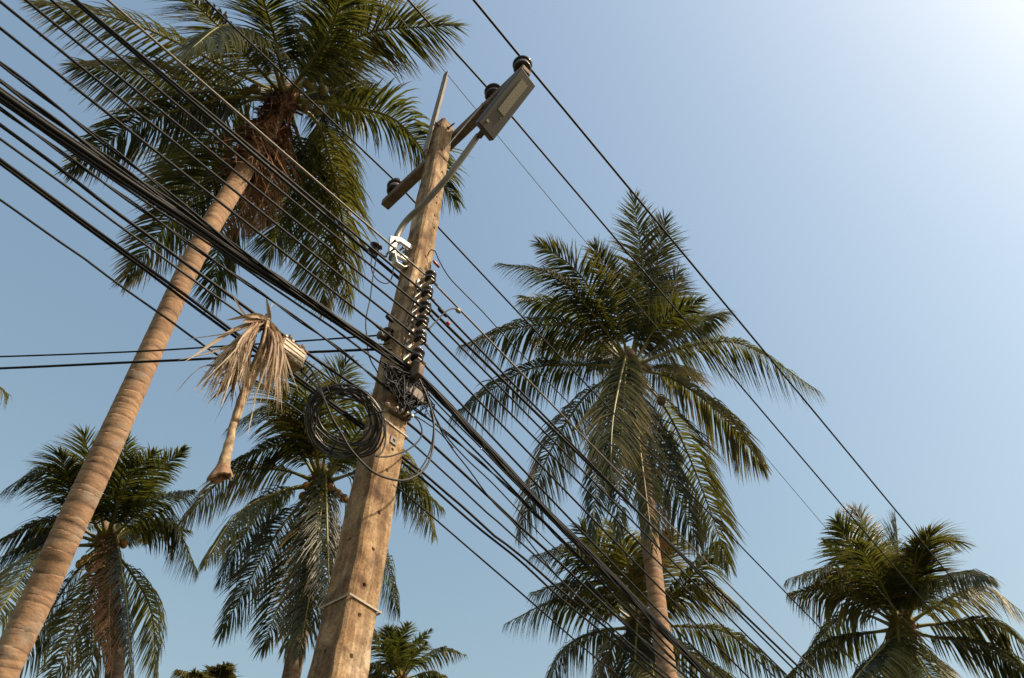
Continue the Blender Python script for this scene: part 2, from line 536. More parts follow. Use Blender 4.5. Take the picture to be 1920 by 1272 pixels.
def trunk_object(parent, path, radii, mat, rng, ring=0.11, sides=26):
    """trunk with leaf-scar rings: every ring flares a little over the next one"""
    path = np.asarray(path, float)
    s = np.concatenate([[0], np.cumsum(np.linalg.norm(np.diff(path, axis=0), axis=1))])
    L = s[-1]
    hs = [0.0]
    while hs[-1] < L: hs.append(hs[-1] + ring * (0.5 + 1.0 * rng.random()))
    cs = []; rr = []; seam = []
    for a, b in zip(hs[:-1], hs[1:]):
        for x, k, sv in ((0.0, 0.982, 1.0), (0.10, 0.994, 0.35), (0.45, 1.003, 0.0), (0.85, 1.0, 0.0), (0.95, 0.990, 0.6)):
            cs.append(min(a + (b - a) * x, L)); rr.append(k); seam.append(sv)
    cs = np.array(cs); rr = np.array(rr); seam = np.array(seam)
    P = np.stack([np.interp(cs, s, path[:, k]) for k in range(3)], 1)
    R = np.interp(cs, s, radii) * rr
    # smooth path frames
    tg, A, B = frames(np.stack([np.interp(np.linspace(0, L, len(cs)), s, path[:, k]) for k in range(3)], 1))
    q = np.arange(sides) * 2 * math.pi / sides
    ph = rng.random(4) * 6.28
    ringid = np.repeat(np.arange(len(hs) - 1), 5)
    tilt = rng.normal(0, 0.011, (len(hs) - 1, 2))[ringid]
    lump = 1 + 0.025 * np.sin(cs[:, None] * 0.8 + ph[2]) + 0.02 * np.sin(cs[:, None] * 2.1 + ph[3]) + 0.025 * np.sin(2 * q[None] + ph[0] + cs[:, None] * 1.1) + 0.012 * np.sin(5 * q[None] + ph[1] + cs[:, None] * 3.7) + rng.normal(0, 0.005, (len(cs), sides))
    off = tilt[:, :1] * np.cos(q)[None] + tilt[:, 1:] * np.sin(q)[None]
    v = P[:, None] + (R[:, None] * lump)[:, :, None] * (A[:, None] * np.cos(q)[None, :, None] + B[:, None] * np.sin(q)[None, :, None]) + tg[:, None] * off[:, :, None]
    n = len(cs)
    f = [(i * sides + k, i * sides + (k + 1) % sides, (i + 1) * sides + (k + 1) % sides, (i + 1) * sides + k) for i in range(n - 1) for k in range(sides)]
    f.append(tuple((n - 1) * sides + k for k in range(sides)))
    o = obj('trunk', v.reshape(-1, 3), f, mat, parent)
    at = o.data.attributes.new('seam', 'FLOAT', 'POINT')
    sv = seam[:, None] * (0.35 + 0.65 * (0.5 + 0.5 * np.sin(q[None] * 1 + ringid[:, None] * 2.4))) * (0.5 + 0.5 * rng.random((n, sides)))
    at.data.foreach_set('value', sv.astype(np.float32).ravel())
    return o

def nut_geo(c, r, axis, k=1.18):
    mb = MB()
    prof = []
    for i in range(9):
        a = math.pi * i / 8
        rr = math.sin(a) * r * (1 + 0.05 * math.cos(3 * a))
        prof.append((-math.cos(a) * r * k, max(rr, 0.002)))
    return mb.lathe(c, axis, prof, 12)

def make_palm(name, label, crown_px, hd, trunk_px, r_trunk, fronds, seed, L=4.2, leaf=0.8, K=78, heart=7, nuts=(), nutmat='husk',
              barkmat='bark', dead=(), width=0.042, group='coconut palms beyond the wires', ring=0.11, skirt=0, jitter=0.0, seg=5):
    rng = np.random.default_rng(seed)
    c = at_h(*crown_px, hd)
    rc = np.linalg.norm(c - CAM)
    # trunk path: photo points at the same depth, then down to the ground
    pts = [c - np.array([0, 0, 0.15])]
    for p in trunk_px: pts.append(at_y(*p, c[1] + (p[2] if len(p) > 2 else 0)) if len(p) == 2 else at_y(p[0], p[1], c[1] + p[2]))
    last = pts[-1]; prev = pts[-2]
    d = last - prev
    k = last[2] / max(-d[2], 1e-3)
    gx = last + d * k * 0.6; gx[2] = -0.05
    pts.append(gx)
    path = spline(pts[::-1], 80)
    root = empty(name, (path[0][0], path[0][1], 0.0), label, 'palm tree', group)
    sarr = np.linspace(0, 1, 80)
    rad = r_trunk * (1.04 - 0.08 * sarr + 0.6 * np.exp(-sarr * 30))
    trunk_object(root, path, rad, M[barkmat], rng, ring)
    # crown heart: fibrous bulge with leaf bases
    cr = empty('crown', tuple(np.array(c) - np.array(root.location)))
    cr.parent = root
    mb = MB()
    ax = nrm(path[-1] - path[-6])
    mb.lathe(c - ax * 0.75, ax, [(0, r_trunk * 0.85), (0.18, r_trunk * 1.05), (0.45, r_trunk * 1.3), (0.75, r_trunk * 1.5), (0.98, r_trunk * 1.15), (1.2, r_trunk * 0.45), (1.4, 0.02)], 16)
    # shaggy fibre strips
    for i in range(90 if skirt else 50):
        a = rng.random() * 6.28; hh = rng.uniform(-0.55, 0.25)
        e1 = nrm(np.cross(ax, (0.2, 0.9, 0.1))); e2 = np.cross(ax, e1)
        out = e1 * math.cos(a) + e2 * math.sin(a); side = np.cross(ax, out)
        b = c + ax * hh + out * r_trunk * 1.3
        l = rng.uniform(0.25, 0.6); w = rng.uniform(0.008, 0.03)
        m1 = b + out * 0.1 * rng.random() - UPV * l * 0.4 + side * rng.normal(0, 0.07)
        m2 = b + out * 0.12 * rng.random() - UPV * l + side * rng.normal(0, 0.16)
        mb.add([b - side * w, b + side * w, m1 - side * w, m1 + side * w, m2], [(0, 1, 3, 2), (2, 3, 4)])
    if skirt:
        e1 = nrm(np.cross(ax, (0.2, 0.9, 0.1))); e2 = np.cross(ax, e1)
        for i in range(520):
            a = rng.random() * 6.28; hh = -2.1 * rng.random() ** 0.8
            out = e1 * math.cos(a) + e2 * math.sin(a); side = np.cross(ax, out)
            b = c + ax * hh + out * r_trunk * (1.15 + 0.25 * rng.random()) + (path[-1] - path[-1])
            k_ = int(np.argmin(np.abs(path[:, 2] - b[2]))); b = b + (path[k_] - (c + ax * ((path[k_] - c) @ ax)))
            l = rng.uniform(0.2, 0.75); w = rng.uniform(0.006, 0.022)
            fl = rng.random() ** 2 * 0.3
            m1 = b + out * fl * 0.6 - UPV * l * 0.35 + side * rng.normal(0, 0.12)
            m2 = b + out * fl - UPV * l + side * rng.normal(0, 0.3)
            mb.add([b - side * w, b + side * w, m1 - side * w, m1 + side * w, m2], [(0, 1, 3, 2), (2, 3, 4)])
    hobj = mb.build('heart', M['fibre'], cr)
    at = hobj.data.attributes.new('seam', 'FLOAT', 'POINT')
    at.data.foreach_set('value', (rng.random(len(hobj.data.vertices)) * 0.35).astype(np.float32))
    # leaves traced from the photograph
    def to3(pxs, sgn, Lf):
        """leaf through photo points; each point lies at its share of the leaf's length from the crown,
        sgn = -1 on the near side of the crown, +1 on the far side, 0 square to the view"""
        pl = [np.array(crown_px, float)] + [np.array(p, float) for p in pxs]
        cum = np.concatenate([[0], np.cumsum([np.linalg.norm(b - a) for a, b in zip(pl[:-1], pl[1:])])]); cum /= cum[-1]
        out = [np.array(c)]
        for p, q in zip(pl[1:], cum[1:]):
            dh = ray(*p); dh = dh / np.linalg.norm(dh)
            rf = (c - CAM) @ dh
            hh = np.linalg.norm(c - (CAM + rf * dh))
            half_ = math.sqrt(max(0.0, (Lf * 0.95 * q) ** 2 - hh ** 2))
            out.append(CAM + dh * (rf + sgn * half_))
        d0 = nrm(out[1] - out[0]); out[0] = np.array(c) + d0 * r_trunk * 0.9
        return out
    for fd in fronds:
        mid, tip = fd[0], fd[1]
        o = dict(fd[2]) if len(fd) > 2 else {}
        dxy = np.array(tip, float) - np.array(crown_px, float)
        up = -dxy[1] / (np.linalg.norm(dxy) + 1e-6)
        sgn = o.pop('s', None)
        if sgn is None: sgn = (-0.5 * up if up > -0.55 else rng.choice([-1.0, -0.9, -0.7, 0.2])) + rng.normal(0, 0.15)
        Lf = L * o.pop('L', 1.0)
        mids = mid if isinstance(mid, list) else [mid]
        hang = o.pop('hang', 0)
        if hang:          # arches out on the viewer's side, then hangs in front of the trunk
            toward = nrm(np.array([CAM[0] - c[0], CAM[1] - c[1], 0]))
            ctrl = [np.array(c) + toward * r_trunk, np.array(c) + toward * 0.4 + UPV * 0.12] + [at_y(p[0], p[1], c[1] - hang - 0.12 * i_) for i_, p in enumerate(mids + [tip])]
        else:
            ctrl = to3(mids + [tip], sgn, Lf)
        dro = o.pop('droop', None)
        if dro is None: dro = np.interp(up, [-1, 0.2, 1], [1.1, 1.75, 0.75]) * rng.uniform(0.8, 1.2)
        if dro >= 1.0: dro *= 1.75
        lm = M[o.pop('mat', 'leaf_sunlit' if rng.random() < 0.05 else 'leaf')]; rm = M[o.pop('rach', 'rachis')]
        kw = dict(K=int(K), leaf=leaf * o.pop('leaf', 1.0), droop=dro, width=width, twist=o.pop('twist', rng.normal(0, 0.25)), r0=0.12 * r_trunk + 0.012, seg=seg)
        if rng.random() < 0.3: kw['tears'] = rng.uniform(0.12, 0.3)
        kw['tipdry'] = rng.choice([0.15, 0.3, 0.55, 0.8])
        kw['lift'] = float(np.interp(up, [-1, -0.3, 0.4, 1], [-0.05, -0.35, -0.3, 0.2]))
        kw.update(o)
        frond_object(cr, ctrl, rng, lm, rm, **kw)
    for (mid, tip) in dead:
        ctrl = to3([mid, tip], rng.normal(-0.9, 0.15), L * 0.6)
        frond_object(cr, ctrl, rng, M['leaf_dead'], M['rachis_dead'], K=int(K * 0.6), leaf=leaf * 0.7, droop=2.8, width=width * 0.8, tipdry=0.6, r0=0.02 + 0.1 * r_trunk, tears=0.25, sag_noise=0.5, seg=seg)
    # upright young leaves in the heart
    for i in range(heart):
        a = rng.random() * 6.28; inc = rng.uniform(0.75, 1.35); Lf = L * rng.uniform(0.35, 0.6)
        hd_ = np.array([math.cos(a), math.sin(a), 0])
        p1 = c + (hd_ * math.cos(inc) + UPV * math.sin(inc)) * Lf * 0.5
        p2 = p1 + (hd_ * math.cos(inc - 0.7) + UPV * math.sin(inc - 0.7)) * Lf * 0.5
        frond_object(cr, [c + hd_ * r_trunk * 0.4, p1, p2], rng, M['leaf'], M['rachis'], K=int(K * 0.7), leaf=leaf * 0.6, droop=rng.uniform(0.5, 1.2), width=width, r0=0.1 * r_trunk + 0.01, seg=seg)
    # nuts
    for (px, py, rn) in nuts:
        rn = rn * (0.72 if nutmat == 'husk_gold' else 0.75)
        p = at_r(px, py, rc - r_trunk * 1.5 - rn * 0.6 - (0.35 if nutmat == 'husk_gold' else 0.1))
        mb = nut_geo(p, rn, nrm(np.array([rng.normal(0, 0.4), rng.normal(0, 0.4), 1])))
        mb.build('coconut', M[nutmat], cr)
        mb = MB()
        st = c + nrm(p - c) * r_trunk * 0.5 - UPV * 0.02
        mb.tube(spline([st, (st + p) / 2 + UPV * 0.12, p + UPV * rn * 0.9], 8), 0.012, 5)
        mb.build('nut_stem', M['rachis'], cr)
    return root

PALE = {'mat': 'leaf_sunlit'}
make_palm('coconut_palm', 'tallest coconut palm with leaning ringed brown trunk and shaggy brown fibre, at upper left',
    (535, 185), 6.3, [(470, 300, 0.05), (378, 455, 0.2), (287, 650, 0.45), (192, 860, 0.75), (107, 1040, 1.0), (27, 1215, 1.25)], 0.128,
    [([(420, 125), (250, 45)], (70, 6), {'droop': 1.5, 'mat': 'leaf_sunlit', 'tipdry': 0.5, 's': 0.1}),
     ((340, 150), (142, 122), {'droop': 1.2, 's': 0.3}),
     ([(420, 185), (260, 232)], (132, 316), {'droop': 1.6, 's': -0.1}),
     ((440, 205), (300, 378), {'droop': 1.1, 's': 0.4, 'mat': 'leaf_sunlit'}),
     ([(500, 100), (428, 48)], (352, 96), {'droop': 1.4, 's': -0.9, 'mat': 'leaf_sunlit'}),
     ((430, 70), (330, -25), {'droop': 1.2, 's': -0.4, 'mat': 'leaf_sunlit'}),
     ((515, 70), (470, -70), {'droop': 1.0, 's': -0.5}),
     
     ((620, 55), (655, -80), {'droop': 1.4, 's': -0.4}),
     ((650, 35), (735, -60), {'droop': 1.4, 's': 0.2, 'mat': 'leaf_sunlit'}),
     ([(610, 125), (690, 62)], (852, 48), {'droop': 0.9, 's': 0.1, 'mat': 'leaf'}),
     
     ([(640, 200), (750, 232)], (852, 375), {'droop': 1.5, 's': -0.1, 'lift': 0.5}),
     ((620, 168), (692, 178), {'droop': 1.0, 's': 0.5, 'L': 0.6}),
     ((610, 230), (648, 385), {'droop': 1.6, 's': 0.6, 'L': 0.8}),
     ([(600, 240), (640, 400)], (652, 572), {'droop': 1.2, 's': 0.3, 'mat': 'leaf_sunlit'}),
     ((580, 330), (612, 575), {'droop': 1.2, 's': 0.4}),
     ((550, 330), (505, 480), {'droop': 1.2, 's': 0.6, 'L': 0.8}),
     
     ([(430, 290), (330, 400)], (238, 520), {'droop': 1.2, 's': 0.5}),
     ((425, 400), (398, 565), {'droop': 1.3, 's': 0.4}),
     
     
     
     ], seed=11, L=4.3, leaf=1.02, K=155, heart=2, width=0.023,
    nuts=[(578, 158, 0.12), (606, 170, 0.11), (575, 200, 0.10), (478, 168, 0.11), (596, 208, 0.10), (462, 172, 0.10)],
    dead=[((490, 310), (430, 440)), ((515, 310), (470, 430))], skirt=1)

make_palm('coconut_palm', 'full-crowned coconut palm with drooping skirt of fronds, right of the utility pole',
    (1182, 690), 11.0, [(1205, 880), (1222, 1040), (1236, 1160), (1252, 1272)], 0.14,
    [((1205, 520), (1188, 372), {'s': 0.6, 'droop': 0.5, 'leaf': 0.75}),
     ((1222, 540), (1246, 412), {'s': 0.5, 'droop': 0.6, 'leaf': 0.8}),
     ([(1120, 600), (1045, 520)], (938, 495), {'droop': 1.0, 'leaf': 0.78, 's': -0.1}),
     ((1095, 525), (1010, 455), {'droop': 0.9, 'leaf': 0.68, 's': 0.0}),
     ((1145, 540), (1115, 462), {'droop': 0.8, 'leaf': 0.68, 's': 0.2}),
     ([(1090, 620), (985, 612)], (866, 648), {'droop': 1.6, 's': 0.1}),
     
     ((1085, 590), (985, 560), {'droop': 1.2, 's': 0.4, 'leaf': 0.9}), ((1090, 655), (1005, 640), {'droop': 1.5, 's': 0.6}),
     ([(1080, 685), (985, 695)], (850, 778), {'droop': 1.7, 's': 0.1}),
     ([(1100, 740), (1030, 850)], (972, 1000), {'droop': 1.5, 's': 0.1}),
     ((1270, 625), (1352, 590), {'droop': 1.0, 's': 0.6}),
     ([(1270, 655), (1390, 645)], (1538, 735), {'droop': 1.7, 's': 0.0, 'tipdry': 0.6}),
     ([(1260, 710), (1345, 770)], (1432, 872), {'droop': 1.3, 's': -0.3, 'mat': 'leaf_sunlit', 'tipdry': 0.9, 'width': 0.036}),
     ([(1250, 770), (1310, 900)], (1366, 1058), {'droop': 1.6, 's': 0.2}),
     ((1240, 850), (1308, 1020), {'droop': 1.5, 's': -0.8, 'tipdry': 0.6}),
     ((1165, 820), (1160, 1010), {'hang': 0.65, 'droop': 1.2, 'leaf': 0.7}),
     ((1200, 840), (1225, 1030), {'hang': 0.65, 'droop': 1.1, 'leaf': 0.65}),
     ((1128, 850), (1108, 1010), {'hang': 0.5, 'droop': 1.1, 'leaf': 0.65}),
     ((1240, 600), (1270, 515), {'droop': 0.8, 's': 0.5, 'L': 0.8}),
     ((1150, 780), (1145, 900), {'hang': 0.65, 'droop': 1.2, 's': -0.5, 'L': 0.8, 'mat': 'leaf_sunlit'}),
     
     
     ((1240, 690), (1300, 700), {'droop': 1.3, 's': 0.8, 'L': 0.8}),
     ], seed=23, L=4.3, leaf=1.12, K=150, heart=3, width=0.025,
    nuts=[(1166, 682, 0.13), (1214, 690, 0.13), (1192, 738, 0.13), (1182, 664, 0.12), (1206, 716, 0.12), (1240, 752, 0.12), (1172, 705, 0.12)],
    nutmat='husk_brown', dead=[((1215, 880), (1225, 1010)), ((1225, 860), (1240, 1050))])

make_palm('coconut_palm', 'coconut palm with golden nuts, behind the lower end of the leaning trunk at left',
    (200, 1018), 17.0, [(205, 1150), (212, 1290)], 0.17,
    [([(130, 905), (80, 878)], (8, 918), {'droop': 1.2}),
     ((225, 905), (238, 825), {'droop': 0.6}), ((175, 890), (158, 815), {'droop': 0.6}),
     ((270, 910), (345, 842), {'droop': 0.8, 'leaf': 0.6}), ((280, 945), (362, 920), {'droop': 1.2}),
     ([(260, 990), (325, 985)], (370, 1070), {'droop': 1.6}),
     ((110, 975), (0, 1012), {'droop': 1.4}), ((95, 1000), (-25, 1060), {'droop': 1.4}),
     ((80, 1040), (-30, 1190), {'droop': 1.3, 'mat': 'leaf_sunlit'}),
     ((130, 1090), (28, 1260), {'droop': 1.1, 's': -0.5}), ((165, 1130), (95, 1290), {'droop': 1.1, 's': -0.9}),
     ((205, 1130), (208, 1250), {'hang': 1.0, 'droop': 1.3, 's': -1.1, 'mat': 'leaf_dead', 'rach': 'rachis_dead', 'leaf': 0.7}),
     ([(250, 1080), (285, 1150)], (292, 1262), {'droop': 1.2, 's': 0.0}), ((235, 1120), (248, 1280), {'hang': 0.65, 'droop': 1.3, 's': -1.0}),
     ((185, 1150), (165, 1300), {'hang': 0.65, 'droop': 1.2, 's': -1.1}), ((240, 900), (290, 850), {'droop': 0.7}),
     ((140, 920), (110, 850), {'droop': 0.8})],
    seed=31, L=4.2, leaf=1.0, K=112, heart=4, nuts=[(160, 1050, 0.13), (176, 1046, 0.13), (150, 1058, 0.12), (168, 1064, 0.12), (232, 1020, 0.12)],
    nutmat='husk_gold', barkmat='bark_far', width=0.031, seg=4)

make_palm('coconut_palm', 'dark coconut palm with orange nuts, half hidden behind the concrete pole and cable coil',
    (602, 905), 14.5, [(580, 1080), (552, 1240)], 0.17,
    [([(550, 800), (500, 765)], (430, 800), {'droop': 1.2, 'mat': 'leaf_sunlit'}), ((540, 835), (432, 868), {'droop': 1.2}),
     ((620, 780), (648, 680), {'droop': 0.8}), ((580, 770), (560, 680), {'droop': 0.8}),
     ([(520, 880), (430, 890)], (345, 975), {'droop': 1.6, 'mat': 'leaf_sunlit'}), ([(530, 920), (450, 960)], (385, 1050), {'droop': 1.5, 'mat': 'leaf_sunlit'}),
     ((520, 1000), (415, 1185), {'droop': 1.2, 's': 0.0}), ((560, 1040), (492, 1215), {'droop': 1.2, 's': -0.9}), ((580, 1050), (535, 1215), {'hang': 0.65, 'droop': 1.2, 's': -1.1}), ((590, 1060), (560, 1230), {'hang': 0.65, 'droop': 1.3, 's': -1.1}),
     ([(680, 840), (760, 870)], (815, 1000), {'droop': 1.5, 'mat': 'leaf_sunlit'}), ((720, 880), (825, 950), {'droop': 1.4}),
     ([(670, 960), (720, 1040)], (745, 1145), {'droop': 1.4}), ((650, 1040), (705, 1190), {'droop': 1.3}),
     ((680, 800), (720, 740), {'droop': 0.8}), ((540, 760), (480, 720), {'droop': 0.9}), ((615, 1040), (620, 1190), {'hang': 0.65, 'droop': 1.3, 's': -1.1}),
     ((500, 940), (410, 1090), {'droop': 1.3})],
    seed=43, L=4.0, leaf=1.0, K=112, heart=4, nuts=[(575, 912, 0.13), (620, 916, 0.14), (632, 926, 0.13), (600, 938, 0.13), (645, 935, 0.13), (568, 930, 0.12)],
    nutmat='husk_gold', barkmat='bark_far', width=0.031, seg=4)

make_palm('coconut_palm', 'lower coconut palm crossed by the cable bundle, behind the full-crowned palm\'s trunk',
    (1200, 1175), 16.0, [(1198, 1300)], 0.17,
    [([(1130, 1080), (1065, 1030)], (1000, 1042), {'droop': 1.3}), ([(1120, 1140), (1040, 1128)], (950, 1168), {'droop': 1.6}),
     ([(1120, 1185), (1060, 1215)], (1018, 1285), {'droop': 1.5}), ((1280, 1100), (1345, 1020), {'droop': 1.5, 'leaf': 0.8}),
     ([(1270, 1120), (1330, 1095)], (1385, 1135), {'droop': 1.6, 'mat': 'leaf_sunlit'}), ([(1290, 1175), (1370, 1190)], (1470, 1262), {'droop': 1.6}),
     ((1280, 1215), (1400, 1310), {'droop': 1.3, 'mat': 'leaf_sunlit'}), ((1180, 1060), (1150, 985), {'droop': 0.9}), ((1225, 1080), (1255, 1005), {'droop': 0.9}),
     ((1190, 1240), (1180, 1330), {'hang': 0.65, 'droop': 1.2, 's': -1.1}), ((1090, 1095), (1000, 1110), {'droop': 1.3}), ((1220, 1240), (1235, 1330), {'droop': 1.2, 'mat': 'leaf_sunlit'}),
     ((1140, 1060), (1090, 990), {'droop': 0.9}), ((1150, 1210), (1110, 1310), {'droop': 1.2})],
    seed=57, L=4.1, leaf=1.0, K=112, heart=4, nuts=[(1195, 1190, 0.13), (1210, 1200, 0.13), (1222, 1214, 0.13)],
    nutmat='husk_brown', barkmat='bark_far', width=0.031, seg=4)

make_palm('coconut_palm', 'coconut palm standing alone against pale sky at lower right',
    (1692, 1178), 17.0, [(1690, 1310)], 0.17,
    [((1650, 1060), (1604, 955), {'droop': 0.6, 's': 0.4}), ((1625, 1075), (1570, 980), {'droop': 0.7}),
     ([(1620, 1110), (1560, 1065)], (1478, 1085), {'droop': 1.2}), ([(1610, 1125), (1560, 1105)], (1482, 1112), {'droop': 1.7, 'mat': 'leaf_sunlit', 'tipdry': 0.6}),
     ((1590, 1150), (1504, 1230), {'droop': 1.5}), ([(1610, 1190), (1550, 1205)], (1475, 1270), {'droop': 1.6}),
     ((1685, 1060), (1680, 975), {'droop': 0.6, 's': 0.4}), ((1715, 1070), (1745, 1000), {'droop': 0.7}),
     ([(1715, 1070), (1745, 1010)], (1802, 1018), {'droop': 0.8, 's': 0.2}), ([(1730, 1110), (1785, 1075)], (1845, 1082), {'droop': 1.6}),
     ([(1750, 1140), (1840, 1100)], (1918, 1148), {'droop': 1.4}), ([(1760, 1170), (1850, 1165)], (1935, 1215), {'droop': 1.6}),
     ([(1750, 1195), (1840, 1210)], (1940, 1280), {'droop': 1.6}), ((1720, 1235), (1765, 1310), {'droop': 1.3, 'mat': 'leaf_sunlit'}),
     ((1640, 1230), (1580, 1300), {'droop': 1.4}), ((1690, 1250), (1695, 1330), {'hang': 0.65, 'droop': 1.2, 's': -1.1, 'mat': 'leaf_sunlit'}), ((1660, 1210), (1620, 1310), {'droop': 1.3}),
     ((1650, 1090), (1610, 1020), {'droop': 0.8}), 
     ((1710, 1090), (1720, 1020), {'droop': 0.8})],
    seed=61, L=4.0, leaf=0.95, K=112, heart=5, nuts=[(1688, 1180, 0.12), (1700, 1186, 0.12)],
    nutmat='husk', barkmat='bark_far', width=0.031, seg=4)

make_palm('coconut_palm', 'small distant palm top poking up beside the foot of the pole',
    (752, 1275), 27.0, [(750, 1330)], 0.16,
    [((745, 1220), (766, 1172), {'droop': 0.5}), ((720, 1225), (695, 1188), {'droop': 0.9}), ([(790, 1235), (830, 1215)], (872, 1228), {'droop': 1.4}),
     ((810, 1262), (868, 1292), {'droop': 1.4}), ((710, 1245), (672, 1250), {'droop': 1.3, 'mat': 'leaf_sunlit'}), ((735, 1225), (728, 1180), {'droop': 0.7}),
     ((775, 1230), (800, 1205), {'droop': 0.9}), ((700, 1265), (650, 1300), {'droop': 1.4}), ((780, 1290), (800, 1330)), ((720, 1300), (700, 1340))],
    seed=71, L=3.6, leaf=0.75, K=52, heart=5, barkmat='bark_far', width=0.06, seg=4)

make_palm('coconut_palm', 'tips of a distant palm just showing over the bottom edge at left',
    (388, 1318), 27.0, [(390, 1370)], 0.16,
    [((368, 1275), (332, 1258), {'droop': 1.2, 'mat': 'leaf_sunlit'}), ((398, 1280), (428, 1248), {'droop': 1.0}), ((380, 1285), (362, 1262), {'droop': 0.9}),
     ((420, 1300), (455, 1300)), ((350, 1300), (315, 1312)), ((405, 1285), (415, 1255))],
    seed=73, L=3.4, leaf=0.75, K=60, heart=0, barkmat='bark_far', width=0.06, seg=4)

make_palm('coconut_palm', 'palm mostly outside the frame, one frond tip at the far left edge',
    (-190, 790), 12.0, [(-215, 950), (-240, 1100)], 0.16,
    [([(-100, 722), (-38, 700)], (14, 738), {'s': 0.0, 'droop': 1.4, 'mat': 'leaf_sunlit'}), ((-260, 700), (-330, 720)), ((-210, 700), (-220, 610)), ((-160, 720), (-120, 640)),
     ((-250, 860), (-300, 960)), ((-150, 870), (-130, 980)), ((-150, 820), (-110, 890)), ((-280, 800), (-370, 850))],
    seed=79, L=4.0, leaf=0.75, K=56, heart=3, barkmat='bark_far', width=0.031, seg=4)

# ------------------------------------------------------------------ concrete pole
POLE_H = 8.86
def half(z): return 0.110 - 0.034 * z / POLE_H      # half width of the square shaft

pole = empty('utility_pole', tuple(P0), 'tapering weathered square concrete utility pole with dark crossarm, in front of the palms', 'utility pole')
def pole_shaft():
    rng = np.random.default_rng(5)
    zs = np.linspace(0, POLE_H, 90); zs[0] = -0.3
    v = []; f = []
    ch = 0.016
    for z in zs:
        a = half(z)
        ring = [(a, -a + ch), (a, a - ch), (a - ch, a), (-a + ch, a), (-a, a - ch), (-a, -a + ch), (-a + ch, -a), (a - ch, -a)]
        for (n, t) in ring:
            v.append(PL(n + rng.normal(0, 0.0022), t + rng.normal(0, 0.0022), z))
    k = len(zs)
    for i in range(k - 1):
        for j in range(8):
            l = (j + 1) % 8
            f.append((i * 8 + j, i * 8 + l, i * 8 + 8 + l, i * 8 + 8 + j))
    top = len(v); v.append(PL(0.01, -0.01, POLE_H + 0.03))
    for j in range(8): f.append(((k - 1) * 8 + j, (k - 1) * 8 + (j + 1) % 8, top))
    f.append(tuple(range(7, -1, -1)))
    return v, f
sv, sf = pole_shaft()
shaft = obj('shaft', sv, sf, M['concrete'], pole, smooth=False)
# bolt holes bored through the lit face and the shaded face
hm = MB()
lit_holes = [(736, 843), (725, 882), (711, 961), (683, 1097), (675, 1153), (819, 370), (818, 381), (815, 405), (814, 428), (829, 323), (833, 298), (700, 1030), (660, 1230)]
for (px, py) in lit_holes:
    t, z = on_n(px, py, 0.09); t, z = on_n(px, py, half(z))
    hm.lathe(PL(half(z) - 0.07, t, z), N, [(0, 0.012), (0.12, 0.012)], 10)
for zz in (3.4, 4.0, 6.4, 7.6):
    hm.lathe(PL(0.0, -half(zz) - 0.05, zz), T, [(0, 0.012), (0.12, 0.012)], 10)
cut = hm.build('hole_cutter', M['concrete'])
bm_ = shaft.modifiers.new('holes', 'BOOLEAN'); bm_.operation = 'DIFFERENCE'; bm_.object = cut; bm_.solver = 'EXACT'
dg = bpy.context.evaluated_depsgraph_get()
newme = bpy.data.meshes.new_from_object(shaft.evaluated_get(dg))
shaft.modifiers.clear()
shaft.data = newme
bpy.data.objects.remove(cut)

def strap(z, w, mat, slope=0.0, name='strap'):
    mb = MB(); a0 = half(z) + 0.004; pts = []
    ring = [(1, -1), (1, 1), (-1, 1), (-1, -1)]
    v = []; f = []
    for dz in (-w / 2, w / 2):
        for off in (0.0, 0.004):
            for (n, t) in ring:
                a = half(z) + 0.0035 + off
                v.append(PL(n * a, t * a, z + dz + slope * n))
    for j in range(4):
        l = (j + 1) % 4
        f += [(4 + j, 4 + l, 12 + l, 12 + j), (j, 8 + j, 8 + l, l), (j, l, 4 + l, 4 + j), (8 + j, 12 + j, 12 + l, 8 + l)]
    return obj(name, v, f, mat, pole, smooth=False)
for (px, py) in ((684, 1131), (748, 806)):
    t, z = on_n(px, py, 0.1); strap(z, 0.010, M['band'])
t, z = on_n(725, 990, 0.1)

# iron upright that carries the earth wire above the pole top
tS, zS = on_n(840, 140, 0.0)
mb = MB()
b0, b1 = PL(-0.03, -0.10, 8.2), PL(0.0, tS, zS)
ax_ = nrm(b1 - b0)
e1 = nrm(np.cross(ax_, T)); e2 = np.cross(ax_, e1)
for (o1, o2, w1, w2) in ((0.0, 0.028, 0.032, 0.005), (0.028, 0.0, 0.005, 0.032)):
    mb.box((b0 + b1) / 2 + e1 * o1 + e2 * o2, e1 * w1, e2 * w2, ax_ * np.linalg.norm(b1 - b0) / 2)
mb.build('angle_iron', M['dull'], pole, smooth=False)

# crossarm, level, notched into the back of the shaft
ARM_Z = 8.85
def on_z(px, py, z):
    d = ray(px, py); q = CAM + d * (z - CAM[2]) / d[2] - P0
    return q @ N, q @ T
aL = PL(*on_z(722, 385, ARM_Z), ARM_Z); aR = PL(*on_z(988, 131, ARM_Z), ARM_Z)
ad = nrm(aR - aL); ap = nrm(np.cross(Z, ad))
MB().box((aL + aR) / 2, ad * np.linalg.norm(aR - aL) / 2, ap * 0.05, Z * 0.05, 0.008).build('crossarm', M['crossarm'], pole, smooth=False)
mb = MB()
p1 = (aL + aR) / 2 + ad * 0.50 - ap * 0.056 - Z * 0.02; p2 = PL(half(8.3) * 0.6, -half(8.3) * 0.2, 8.25) + N * 0.05
mb.box((p1 + p2) / 2, nrm(p2 - p1) * np.linalg.norm(p2 - p1) / 2, ap * 0.003, np.cross(nrm(p2 - p1), ap) * 0.017)
mb.lathe(p1 - ap * 0.012, ap, [(0, 0.016), (0.03, 0.016)], 8)
mb.build('crossarm_brace', M['steel'], pole, smooth=False)
mb = MB()
